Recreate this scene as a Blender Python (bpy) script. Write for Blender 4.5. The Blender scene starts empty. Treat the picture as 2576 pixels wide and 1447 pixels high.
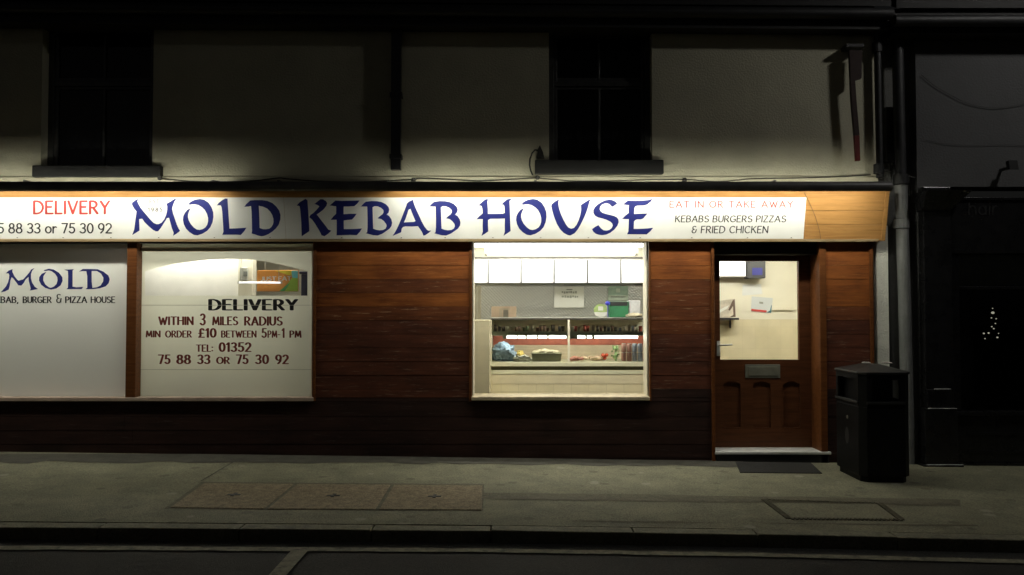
import bpy, math, random
from mathutils import Vector, Matrix, geometry, noise
R = math.radians
S = bpy.context.scene
COL = S.collection
random.seed(11)

# ------------------------------------------------------------------ camera
# D = photo pixels at 2576 x 1447; used as a ruler to measure the facade plane
CX, CY, F = 1288.0, 723.5, 2015.0
CAMY, CAMZ, PIT = -7.9, 1.45, R(1.6)
cam = bpy.data.cameras.new('camera')
cam_o = bpy.data.objects.new('camera', cam); COL.objects.link(cam_o)
cam_o.location = (0, CAMY, CAMZ)
cam_o.rotation_euler = (R(90) + PIT, 0, 0)
cam.sensor_fit = 'HORIZONTAL'; cam.sensor_width = 36; cam.lens = 36 * F / 2576
cam.clip_start = 0.05; cam.clip_end = 500
S.camera = cam_o

# ------------------------------------------------------------------ night sky
W = bpy.data.worlds.new('World'); S.world = W; W.use_nodes = True
wn, wl = W.node_tree.nodes, W.node_tree.links
bg = wn['Background']
sky = wn.new('ShaderNodeTexSky'); sky.sky_type = 'NISHITA'; sky.sun_disc = False
sky.sun_elevation = R(2); sky.sun_rotation = R(200)
hs = wn.new('ShaderNodeHueSaturation'); hs.inputs['Saturation'].default_value = 0.12
wl.new(sky.outputs[0], hs.inputs['Color']); wl.new(hs.outputs[0], bg.inputs['Color'])
bg.inputs['Strength'].default_value = 0.0030

S.view_settings.view_transform = 'Standard'; S.view_settings.look = 'None'
S.view_settings.exposure = 0.0; S.view_settings.gamma = 1.0
S.render.engine = 'CYCLES'
S.cycles.use_denoising = True
S.cycles.max_bounces = 7; S.cycles.diffuse_bounces = 4; S.cycles.transparent_max_bounces = 12
S.cycles.sample_clamp_indirect = 4.0
S.cycles.caustics_reflective = False; S.cycles.caustics_refractive = False

TUBE_L = 62.0          # outdoor fluorescent tubes
ROOM_L = 40.0           # ceiling battens in the shop
MENU_L = 1.05          # backlit menu boxes
LAMP_L = 108.0         # street lamp bowl

# ------------------------------------------------------------------ rulers
def ray(px, py):
    a = (px - CX) / F; b = (CY - py) / F
    return Vector((a, math.cos(PIT) - b * math.sin(PIT), math.sin(PIT) + b * math.cos(PIT)))
def U(px, py, Y):
    d = ray(px, py); t = (Y - CAMY) / d.y
    return Vector((d.x * t, Y, CAMZ + d.z * t))
def X(px, Y, py=800): return U(px, py, Y).x
def Z(py, Y, px=1288): return U(px, py, Y).z
_g1, _g2 = U(800, 1147, -.03), U(2100, 1164, -.03)
GS = (_g2.z - _g1.z) / (_g2.x - _g1.x)
GA = _g1.z - GS * _g1.x
def zg(x): return GA + GS * x                      # the street falls gently to the right
def G(px, py, dz=0.0):
    d = ray(px, py); t = (GA + dz - CAMZ) / (d.z - GS * d.x)
    return Vector((d.x * t, CAMY + d.y * t, CAMZ + d.z * t))

# ------------------------------------------------------------------ mesh helper
ORG = {}
class MB:
    def __init__(s): s.v = []; s.f = []; s.m = []
    def add(s, vs, fs, mi=0):
        n = len(s.v); s.v += [tuple(v) for v in vs]
        for f in fs: s.f.append([n + i for i in f]); s.m.append(mi)
    def hexa(s, p, mi=0):      # p: 4 bottom (ccw seen from above), 4 top
        s.add(p, [(3,2,1,0),(4,5,6,7),(0,1,5,4),(1,2,6,5),(2,3,7,6),(3,0,4,7)], mi)
    def box(s, x0, x1, y0, y1, z0, z1, mi=0):
        if x0 > x1: x0, x1 = x1, x0
        if y0 > y1: y0, y1 = y1, y0
        if z0 > z1: z0, z1 = z1, z0
        s.hexa([(x0,y0,z0),(x1,y0,z0),(x1,y1,z0),(x0,y1,z0),(x0,y0,z1),(x1,y0,z1),(x1,y1,z1),(x0,y1,z1)], mi)
    def ngon(s, pts, mi=0): s.add(pts, [list(range(len(pts)))], mi)
    def prismx(s, poly, x0, x1, mi=0):   # poly of (y,z) extruded along x
        n = len(poly)
        s.add([(x0, y, z) for y, z in poly] + [(x1, y, z) for y, z in poly],
              [list(range(n))[::-1], list(range(n, 2*n))] + [(i, (i+1) % n, n+(i+1) % n, n+i) for i in range(n)], mi)
    def prismy(s, poly, y0, y1, mi=0):   # poly of (x,z) extruded along y
        n = len(poly)
        s.add([(x, y0, z) for x, z in poly] + [(x, y1, z) for x, z in poly],
              [list(range(n)), list(range(n, 2*n))[::-1]] + [((i+1) % n, i, n+i, n+(i+1) % n) for i in range(n)], mi)
    def prismz(s, poly, z0, z1, mi=0):
        n = len(poly)
        s.add([(x, y, z0) for x, y in poly] + [(x, y, z1) for x, y in poly],
              [list(range(n))[::-1], list(range(n, 2*n))] + [(i, (i+1) % n, n+(i+1) % n, n+i) for i in range(n)], mi)
    def tube(s, pts, r, n=8, mi=0, cap=True):
        pts = [Vector(p) for p in pts]; rings = []
        for i, p in enumerate(pts):
            t = (pts[min(i+1, len(pts)-1)] - pts[max(i-1, 0)]).normalized()
            up = Vector((0,0,1)) if abs(t.z) < .9 else Vector((0,1,0))
            a = t.cross(up).normalized(); b = t.cross(a).normalized()
            rr = r[i] if isinstance(r, (list, tuple)) else r
            rings.append([p + (a*math.cos(2*math.pi*k/n) + b*math.sin(2*math.pi*k/n))*rr for k in range(n)])
        fs = []
        for i in range(len(pts)-1):
            for k in range(n):
                fs.append((i*n+k, (i+1)*n+k, (i+1)*n+(k+1) % n, i*n+(k+1) % n))
        if cap: fs += [list(range(n)), [(len(pts)-1)*n+k for k in range(n)][::-1]]
        s.add([q for r_ in rings for q in r_], fs, mi)
    def lathe(s, c, prof, n=14, mi=0):   # prof of (radius, z)
        vs = []; fs = []
        for r, z in prof:
            for k in range(n):
                a = 2*math.pi*k/n; vs.append((c[0]+r*math.cos(a), c[1]+r*math.sin(a), c[2]+z))
        for i in range(len(prof)-1):
            for k in range(n): fs.append((i*n+k, i*n+(k+1) % n, (i+1)*n+(k+1) % n, (i+1)*n+k))
        fs += [list(range(n))[::-1], [(len(prof)-1)*n+k for k in range(n)]]
        s.add(vs, fs, mi)
    def blob(s, c, rad, amp=.25, fr=3.0, seed=0, nu=16, nv=10, mi=0, flat=True):
        vs = []; fs = []
        for j in range(nv+1):
            th = math.pi*j/nv
            for i in range(nu):
                ph = 2*math.pi*i/nu
                d = Vector((math.sin(th)*math.cos(ph), math.sin(th)*math.sin(ph), math.cos(th)))
                k = 1 + amp*noise.noise(d*fr + Vector((seed*7.1, seed*3.3, seed)))
                z = d.z*rad[2]*k
                if flat: z = max(z, -rad[2]*.6)
                vs.append((c[0]+d.x*rad[0]*k, c[1]+d.y*rad[1]*k, c[2]+z))
        for j in range(nv):
            for i in range(nu):
                fs.append((j*nu+i, (j+1)*nu+i, (j+1)*nu+(i+1) % nu, j*nu+(i+1) % nu))
        s.add(vs, fs, mi)
    def build(s, name, mats, parent=None, bevel=0, smooth=False, loc=None):
        if not isinstance(mats, (list, tuple)): mats = [mats]
        o0 = Vector((0,0,0))
        if parent is not None: o0 = ORG.get(parent.name, Vector((0,0,0)))
        elif loc is not None: o0 = Vector(loc)
        me = bpy.data.meshes.new(name)
        me.from_pydata([(x-o0.x, y-o0.y, z-o0.z) for x, y, z in s.v], [], s.f)
        for m in mats: me.materials.append(m)
        me.polygons.foreach_set('material_index', s.m)
        if smooth:
            me.polygons.foreach_set('use_smooth', [True]*len(me.polygons))
        me.update()
        o = bpy.data.objects.new(name, me); COL.objects.link(o)
        if parent is not None: o.parent = parent
        else: o.location = o0
        ORG[o.name] = o0
        if bevel:
            b = o.modifiers.new('bevel', 'BEVEL'); b.width = bevel; b.segments = 2; b.limit_method = 'ANGLE'
        if smooth:
            try: me.set_sharp_from_angle(angle=R(40))
            except Exception: pass
        return o

def tag(o, label, cat, group=None):
    o['label'] = label; o['category'] = cat
    if group: o['group'] = group
    return o
def thing(name, loc, label, cat, group=None):
    o = bpy.data.objects.new(name, None); COL.objects.link(o)
    o.location = loc; o.empty_display_size = .1
    ORG[o.name] = Vector(loc)
    return tag(o, label, cat, group)
def structure(o): o['kind'] = 'structure'; return o
def copy_thing(o, loc, label=None):
    c = o.copy(); COL.objects.link(c); c.location = loc
    if label: c['label'] = label
    for ch in o.children:
        d = ch.copy(); COL.objects.link(d); d.parent = c
    return c

# ------------------------------------------------------------------ materials
def _nt(name):
    m = bpy.data.materials.new(name); m.use_nodes = True
    return m, m.node_tree.nodes, m.node_tree.links, m.node_tree.nodes['Principled BSDF']
def mat(name, c, rough=.6, metal=0.0, var=.25, vs=6.0, bump=0.0, bs=40.0, stretch=(1,1,1), spec=.5, c2=None, coat=0.0, dirt=None, grain=None, spots=False):
    m, n, l, b = _nt(name)
    tc = n.new('ShaderNodeTexCoord'); mp = n.new('ShaderNodeMapping'); mp.inputs['Scale'].default_value = stretch
    l.new(tc.outputs['Object'], mp.inputs['Vector'])
    b.inputs['Roughness'].default_value = rough; b.inputs['Metallic'].default_value = metal
    b.inputs['Specular IOR Level'].default_value = spec; b.inputs['Coat Weight'].default_value = coat
    if var > 0 or c2:
        nz = n.new('ShaderNodeTexNoise'); nz.inputs['Scale'].default_value = vs; nz.inputs['Detail'].default_value = 6; nz.inputs['Roughness'].default_value = .62
        l.new(mp.outputs[0], nz.inputs['Vector'])
        rp = n.new('ShaderNodeValToRGB'); rp.color_ramp.elements[0].position = .32; rp.color_ramp.elements[1].position = .68
        a = c2 or tuple(x*(1-var) for x in c); d = c if c2 else tuple(min(1, x*(1+var)) for x in c)
        rp.color_ramp.elements[0].color = (*a, 1); rp.color_ramp.elements[1].color = (*d, 1)
        l.new(nz.outputs['Fac'], rp.inputs['Fac'])
        out = rp.outputs[0]
        if dirt:      # irregular stains: (colour, scale, threshold, amount)
            dz = n.new('ShaderNodeTexNoise'); dz.inputs['Scale'].default_value = dirt[1]; dz.inputs['Detail'].default_value = 8
            dz.inputs['Roughness'].default_value = .7
            l.new(tc.outputs['Object'], dz.inputs['Vector'])
            dr = n.new('ShaderNodeMapRange'); dr.inputs['From Min'].default_value = dirt[2]; dr.inputs['From Max'].default_value = dirt[2]+.14
            dr.inputs['To Max'].default_value = dirt[3]
            l.new(dz.outputs['Fac'], dr.inputs['Value'])
            mx = n.new('ShaderNodeMix'); mx.data_type = 'RGBA'; mx.inputs[7].default_value = (*dirt[0], 1)
            l.new(dr.outputs[0], mx.inputs[0]); l.new(out, mx.inputs[6]); out = mx.outputs[2]
        if grain:     # coarse aggregate: (scale, amount)
            gz = n.new('ShaderNodeTexNoise'); gz.inputs['Scale'].default_value = grain[0]; gz.inputs['Detail'].default_value = 2; gz.inputs['Roughness'].default_value = .8
            l.new(tc.outputs['Object'], gz.inputs['Vector'])
            gm = n.new('ShaderNodeMapRange'); gm.inputs['From Min'].default_value = .3; gm.inputs['From Max'].default_value = .7
            gm.inputs['To Min'].default_value = 1-grain[1]; gm.inputs['To Max'].default_value = 1+grain[1]
            l.new(gz.outputs['Fac'], gm.inputs['Value'])
            gv = n.new('ShaderNodeVectorMath'); gv.operation = 'MULTIPLY'; l.new(out, gv.inputs[0]); l.new(gm.outputs[0], gv.inputs[1]); out = gv.outputs[0]
        if spots:     # trodden gum and splashes
            sv = n.new('ShaderNodeTexVoronoi'); sv.inputs['Scale'].default_value = 4.2; l.new(tc.outputs['Object'], sv.inputs['Vector'])
            sn = n.new('ShaderNodeTexNoise'); sn.inputs['Scale'].default_value = 30; l.new(tc.outputs['Object'], sn.inputs['Vector'])
            sa = n.new('ShaderNodeMath'); sa.operation = 'MULTIPLY_ADD'; sa.inputs[1].default_value = .10; l.new(sn.outputs['Fac'], sa.inputs[0]); l.new(sv.outputs['Distance'], sa.inputs[2])
            sm = n.new('ShaderNodeMapRange'); sm.inputs['From Min'].default_value = .24; sm.inputs['From Max'].default_value = .20; sm.inputs['To Max'].default_value = .55; l.new(sa.outputs[0], sm.inputs['Value'])
            sx = n.new('ShaderNodeSeparateColor'); l.new(sv.outputs['Color'], sx.inputs[0])
            sc = n.new('ShaderNodeMix'); sc.data_type = 'RGBA'; sc.inputs[6].default_value = (.09, .085, .06, 1); sc.inputs[7].default_value = (.34, .33, .26, 1)
            st_ = n.new('ShaderNodeMath'); st_.operation = 'GREATER_THAN'; st_.inputs[1].default_value = .62; l.new(sx.outputs[0], st_.inputs[0]); l.new(st_.outputs[0], sc.inputs[0])
            sy = n.new('ShaderNodeMix'); sy.data_type = 'RGBA'; l.new(sm.outputs[0], sy.inputs[0]); l.new(out, sy.inputs[6]); l.new(sc.outputs[2], sy.inputs[7]); out = sy.outputs[2]
        l.new(out, b.inputs['Base Color'])
        rr = n.new('ShaderNodeMapRange'); rr.inputs['To Min'].default_value = max(0, rough-.08); rr.inputs['To Max'].default_value = min(1, rough+.08)
        l.new(nz.outputs['Fac'], rr.inputs['Value']); l.new(rr.outputs[0], b.inputs['Roughness'])
    else:
        b.inputs['Base Color'].default_value = (*c, 1)
    if bump > 0:
        nb = n.new('ShaderNodeTexNoise'); nb.inputs['Scale'].default_value = bs; nb.inputs['Detail'].default_value = 5
        l.new(mp.outputs[0], nb.inputs['Vector'])
        bp = n.new('ShaderNodeBump'); bp.inputs['Strength'].default_value = bump; bp.inputs['Distance'].default_value = .02
        l.new(nb.outputs['Fac'], bp.inputs['Height']); l.new(bp.outputs[0], b.inputs['Normal'])
    return m
def wood(name, c, c2, rough=.5, scuff=None, bump=.25, blotch=False):
    m, n, l, b = _nt(name)
    tc = n.new('ShaderNodeTexCoord'); mp = n.new('ShaderNodeMapping'); mp.inputs['Scale'].default_value = (1.1, 9, 16)
    l.new(tc.outputs['Object'], mp.inputs['Vector'])
    nz = n.new('ShaderNodeTexNoise'); nz.inputs['Scale'].default_value = 2.2; nz.inputs['Detail'].default_value = 9; nz.inputs['Roughness'].default_value = .68; nz.inputs['Distortion'].default_value = .6
    l.new(mp.outputs[0], nz.inputs['Vector'])
    rp = n.new('ShaderNodeValToRGB'); rp.color_ramp.elements[0].position = .34; rp.color_ramp.elements[1].position = .66
    rp.color_ramp.elements[0].color = (*c2, 1); rp.color_ramp.elements[1].color = (*c, 1)
    fac = nz.outputs['Fac']
    if blotch:       # uneven old stain, in patches longer than a board is wide
        m3 = n.new('ShaderNodeMapping'); m3.inputs['Scale'].default_value = (1.0, 3, 2.6); l.new(tc.outputs['Object'], m3.inputs['Vector'])
        bz = n.new('ShaderNodeTexNoise'); bz.inputs['Scale'].default_value = 2.4; bz.inputs['Detail'].default_value = 7; bz.inputs['Roughness'].default_value = .6
        l.new(m3.outputs[0], bz.inputs['Vector'])
        av = n.new('ShaderNodeMix'); av.data_type = 'FLOAT'; av.inputs[0].default_value = .5
        l.new(fac, av.inputs[2]); l.new(bz.outputs['Fac'], av.inputs[3]); fac = av.outputs[0]
        rp.color_ramp.elements[0].position = .38; rp.color_ramp.elements[1].position = .62
    l.new(fac, rp.inputs['Fac']); out = rp.outputs[0]
    if scuff:        # pale flaked scratches along the grain
        m2 = n.new('ShaderNodeMapping'); m2.inputs['Scale'].default_value = (2.6, 8, 30)
        l.new(tc.outputs['Object'], m2.inputs['Vector'])
        sz = n.new('ShaderNodeTexNoise'); sz.inputs['Scale'].default_value = 1.7; sz.inputs['Detail'].default_value = 8; sz.inputs['Roughness'].default_value = .75
        l.new(m2.outputs[0], sz.inputs['Vector'])
        sr = n.new('ShaderNodeMapRange'); sr.inputs['From Min'].default_value = .575; sr.inputs['From Max'].default_value = .70; sr.inputs['To Max'].default_value = scuff[1]
        l.new(sz.outputs['Fac'], sr.inputs['Value'])
        mx = n.new('ShaderNodeMix'); mx.data_type = 'RGBA'; mx.inputs[7].default_value = (*scuff[0], 1)
        l.new(sr.outputs[0], mx.inputs[0]); l.new(out, mx.inputs[6]); out = mx.outputs[2]
    l.new(out, b.inputs['Base Color'])
    b.inputs['Roughness'].default_value = rough; b.inputs['Specular IOR Level'].default_value = .14
    bp = n.new('ShaderNodeBump'); bp.inputs['Strength'].default_value = bump; bp.inputs['Distance'].default_value = .01
    l.new(nz.outputs['Fac'], bp.inputs['Height']); l.new(bp.outputs[0], b.inputs['Normal'])
    return m
def emit(name, c, k, base=.8):
    m, n, l, b = _nt(name)
    b.inputs['Base Color'].default_value = (base, base, base, 1)
    b.inputs['Emission Color'].default_value = (*c, 1); b.inputs['Emission Strength'].default_value = k
    return m
def glass(name, tint=(.96, .97, .96), refl=1.0):
    m, n, l, b = _nt(name); n.remove(b)
    tr = n.new('ShaderNodeBsdfTransparent'); tr.inputs[0].default_value = (*tint, 1)
    gl = n.new('ShaderNodeBsdfGlossy'); gl.inputs['Roughness'].default_value = .02; gl.inputs['Color'].default_value = (refl, refl, refl, 1)
    fr = n.new('ShaderNodeFresnel'); fr.inputs['IOR'].default_value = 1.45
    mx = n.new('ShaderNodeMixShader'); l.new(fr.outputs[0], mx.inputs[0]); l.new(tr.outputs[0], mx.inputs[1]); l.new(gl.outputs[0], mx.inputs[2])
    l.new(mx.outputs[0], n['Material Output'].inputs['Surface'])
    return m
def film(name, c, through=.5):     # frosted vinyl film on the glass
    m, n, l, b = _nt(name); n.remove(b)
    di = n.new('ShaderNodeBsdfDiffuse'); di.inputs[0].default_value = (*c, 1)
    tl = n.new('ShaderNodeBsdfTranslucent'); tl.inputs[0].default_value = (*c, 1)
    mx = n.new('ShaderNodeMixShader'); mx.inputs[0].default_value = through
    l.new(di.outputs[0], mx.inputs[1]); l.new(tl.outputs[0], mx.inputs[2])
    l.new(mx.outputs[0], n['Material Output'].inputs['Surface'])
    return m
def tiles(name, c, c2, sx=.2, sz=.2, mortar=(.45, .4, .3), rough=.25):
    m, n, l, b = _nt(name)
    tc = n.new('ShaderNodeTexCoord'); mp = n.new('ShaderNodeMapping')
    mp.inputs['Rotation'].default_value = (R(90), 0, 0)
    l.new(tc.outputs['Object'], mp.inputs['Vector'])
    bk = n.new('ShaderNodeTexBrick'); bk.offset = 0; bk.inputs['Scale'].default_value = 1.0
    bk.inputs['Brick Width'].default_value = sx; bk.inputs['Row Height'].default_value = sz
    bk.inputs['Mortar Size'].default_value = .003; bk.inputs['Color1'].default_value = (*c, 1); bk.inputs['Color2'].default_value = (*c2, 1)
    bk.inputs['Mortar'].default_value = (*mortar, 1)
    l.new(mp.outputs[0], bk.inputs['Vector'])
    nz = n.new('ShaderNodeTexNoise'); nz.inputs['Scale'].default_value = 5; nz.inputs['Detail'].default_value = 5
    l.new(tc.outputs['Object'], nz.inputs['Vector'])
    mr = n.new('ShaderNodeMapRange'); mr.inputs['To Min'].default_value = .82; mr.inputs['To Max'].default_value = 1.12
    l.new(nz.outputs['Fac'], mr.inputs['Value'])
    mx = n.new('ShaderNodeVectorMath'); mx.operation = 'MULTIPLY'
    l.new(bk.outputs['Color'], mx.inputs[0]); l.new(mr.outputs[0], mx.inputs[1]); l.new(mx.outputs[0], b.inputs['Base Color'])
    b.inputs['Roughness'].default_value = rough
    return m
def stainless(name):               # pressed dimple sheet
    m, n, l, b = _nt(name)
    b.inputs['Base Color'].default_value = (.50, .51, .48, 1); b.inputs['Metallic'].default_value = .85; b.inputs['Roughness'].default_value = .38
    tc = n.new('ShaderNodeTexCoord'); mp = n.new('ShaderNodeMapping'); mp.inputs['Scale'].default_value = (34, 34, 34); mp.inputs['Rotation'].default_value = (0, R(45), 0)
    l.new(tc.outputs['Object'], mp.inputs['Vector'])
    vo = n.new('ShaderNodeTexVoronoi'); vo.inputs['Randomness'].default_value = 0.0; vo.inputs['Scale'].default_value = 1.0
    l.new(mp.outputs[0], vo.inputs['Vector'])
    bp = n.new('ShaderNodeBump'); bp.inputs['Strength'].default_value = .6; bp.inputs['Distance'].default_value = .006
    l.new(vo.outputs['Distance'], bp.inputs['Height']); l.new(bp.outputs[0], b.inputs['Normal'])
    return m

TUBE_C = (1.0, .985, .83)
M_render = mat('cream_render', (.51, .49, .365), .9, var=.10, vs=2.2, bump=.35, bs=55, dirt=((.34, .31, .21), 1.3, .56, .5))
M_soffit = mat('dark_soffit', (.012, .0115, .011), .7, var=.3)
M_black = mat('black_paint', (.012, .012, .013), .38, var=.3, vs=9, bump=.08, bs=60)
M_sillb = mat('black_sill', (.009, .009, .0085), .6, var=.4, vs=9)
M_sash = mat('sash_paint', (.045, .045, .043), .35, var=.35, vs=14)
M_blackm = mat('dull_black_plastic', (.016, .016, .017), .55, var=.3, vs=9)
M_trough = mat('trough_metal', (.13, .125, .12), .45, var=.25, vs=5, dirt=((.10, .095, .085), 3, .58, .5))
M_fwood = wood('fascia_timber', (.47, .25, .085), (.32, .16, .05), .42)
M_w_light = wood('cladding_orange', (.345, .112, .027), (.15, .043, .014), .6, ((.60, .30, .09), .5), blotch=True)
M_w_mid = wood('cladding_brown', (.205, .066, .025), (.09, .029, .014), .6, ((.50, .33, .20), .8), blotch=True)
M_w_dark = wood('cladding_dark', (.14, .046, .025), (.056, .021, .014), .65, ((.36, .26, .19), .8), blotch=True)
M_w_kick = wood('cladding_darkest', (.052, .025, .020), (.023, .013, .011), .65, ((.15, .12, .11), .45), blotch=True)
M_post = wood('stained_post', (.18, .066, .021), (.11, .037, .012), .4)
M_door = wood('door_timber', (.125, .047, .020), (.072, .027, .012), .38, bump=.15)
M_white = mat('white_acrylic', (.80, .80, .775), .35, var=.03, vs=3, dirt=((.62, .60, .52), 2.4, .6, .35))
M_board = mat('white_board', (.85, .85, .80), .5, var=.05, vs=1.6, dirt=((.58, .56, .49), 1.8, .58, .4))
M_film = film('frosted_film', (.78, .78, .66), .45)
M_blue = mat('blue_vinyl', (.011, .017, .155), .5, var=.08, vs=4)
M_ink = mat('black_vinyl', (.016, .016, .017), .4, var=0)
M_red = mat('red_vinyl', (.46, .05, .04), .4, var=.1, vs=5)
M_maroon = mat('maroon_vinyl', (.19, .032, .022), .45, var=.2, vs=9)
M_grey = mat('grey_vinyl', (.04, .04, .04), .4, var=0)
M_cable = mat('cable_black', (.02, .019, .016), .5, var=.2)
M_pave = mat('pavement_tarmac', (.20, .194, .128), .85, var=.22, vs=3.2, bump=.5, bs=130, dirt=((.13, .12, .085), 1.1, .55, .35), grain=(70, .42), spots=True)
M_patch = mat('new_tarmac', (.135, .125, .085), .85, var=.25, vs=14, bump=.6, bs=150, grain=(80, .4))
M_shade_joint = mat('shade_joint_tarmac', (.075, .07, .056), .8, var=.3, vs=9, bump=.5, bs=150)  # dark tone for the painted wall-foot shade and a pavement joint
M_cover = mat('brown_concrete', (.262, .212, .135), .9, var=.25, vs=14, bump=.7, bs=120, dirt=((.10, .075, .05), 3.0, .55, .6), grain=(60, .4))
M_kerb = mat('kerb_concrete', (.205, .197, .135), .85, var=.25, vs=9, bump=.4, bs=90, dirt=((.09, .085, .065), 2.2, .55, .6), grain=(60, .3))
M_road = mat('asphalt', (.031, .030, .026), .8, var=.35, vs=60, bump=.9, bs=180, dirt=((.075, .07, .055), 1.4, .6, .5), grain=(75, .6))
M_gutter = mat('gutter_asphalt', (.040, .039, .034), .85, var=.4, vs=50, bump=.9, bs=150, grain=(70, .6))
M_line = mat('worn_line', (.25, .24, .165), .75, var=.3, vs=25, bump=.6, bs=150, dirt=((.06, .058, .048), 12, .50, .8))
M_step = mat('step_stone', (.42, .41, .38), .35, var=.15, vs=9)
M_alu = mat('worn_aluminium', (.60, .60, .57), .32, metal=.7, var=.15, vs=12)
M_brass = mat('grey_letterplate', (.19, .19, .15), .4, metal=.2, var=.2)
M_chrome = mat('pale_metal', (.75, .75, .70), .3, metal=.15, var=.05)
M_glass = glass('window_glass'); M_glassd = glass('dark_window_glass', (.55, .58, .58))
M_cream = mat('cream_wall', (.80, .77, .62), .5, var=.05, vs=2)
M_ceil = mat('white_ceiling', (.85, .84, .78), .6, var=.04)
M_tile = tiles('cream_tile', (.70, .635, .42), (.76, .69, .47), .2, .25, (.62, .56, .38))
M_tile2 = tiles('cream_wall_tile', (.76, .69, .46), (.78, .71, .49), .15, .25, (.73, .66, .45))
M_floor = tiles('floor_tile', (.52, .46, .36), (.48, .42, .33), .3, .3)
M_steel = stainless('dimpled_steel')
M_frame = mat('cream_frame', (.78, .74, .60), .4, var=.06)
M_sill = mat('pale_sill', (.52, .44, .30), .6, var=.25, vs=14, dirt=((.22, .17, .11), 5, .55, .6))
M_tubeon = emit('fluorescent_tube', TUBE_C, TUBE_L)
M_tubeoff = mat('dead_tube', (.55, .55, .52), .3, var=.05)
M_batten = emit('batten_diffuser', (1.0, .96, .86), ROOM_L)
M_batten_film = emit('film_diffuser', (1.0, .97, .86), 24.0); M_batten_soft = emit('soft_diffuser', (1.0, .97, .88), 3.0); M_batten_mid = emit('middle_diffuser', (1.0, .97, .88), 12.0)
M_menu = emit('backlit_menu', (1.0, .985, .95), MENU_L)
M_bulb = emit('fairy_bulb', (1.0, .93, .72), .6)
M_lamp = emit('street_lamp_bowl', (1.0, .97, .92), LAMP_L)
M_pgrey = mat('grey_pipe_paint', (.19, .195, .19), .5, var=.2, vs=5, dirt=((.12, .12, .11), 4, .55, .5))
M_nwall = mat('grey_render', (.088, .088, .089), .9, var=.08, vs=2, bump=.3, bs=50, dirt=((.066, .066, .066), 1.2, .56, .4))
M_ngloss = mat('black_gloss', (.009, .009, .0095), .28, var=.3, vs=8)
M_blind = mat('cream_blind', (.62, .60, .50), .8, var=.1)
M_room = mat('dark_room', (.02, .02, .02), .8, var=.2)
M_bin = mat('bin_plastic', (.0055, .0055, .0056), .5, spec=.2, var=.35, vs=12, bump=.15, bs=90)
M_leaf = mat('tree_needles', (.02, .045, .018), .7, var=.4, vs=20)
M_bark = mat('bark', (.06, .04, .025), .9)
M_paper = mat('paper', (.74, .75, .68), .7, var=.05)

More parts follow.
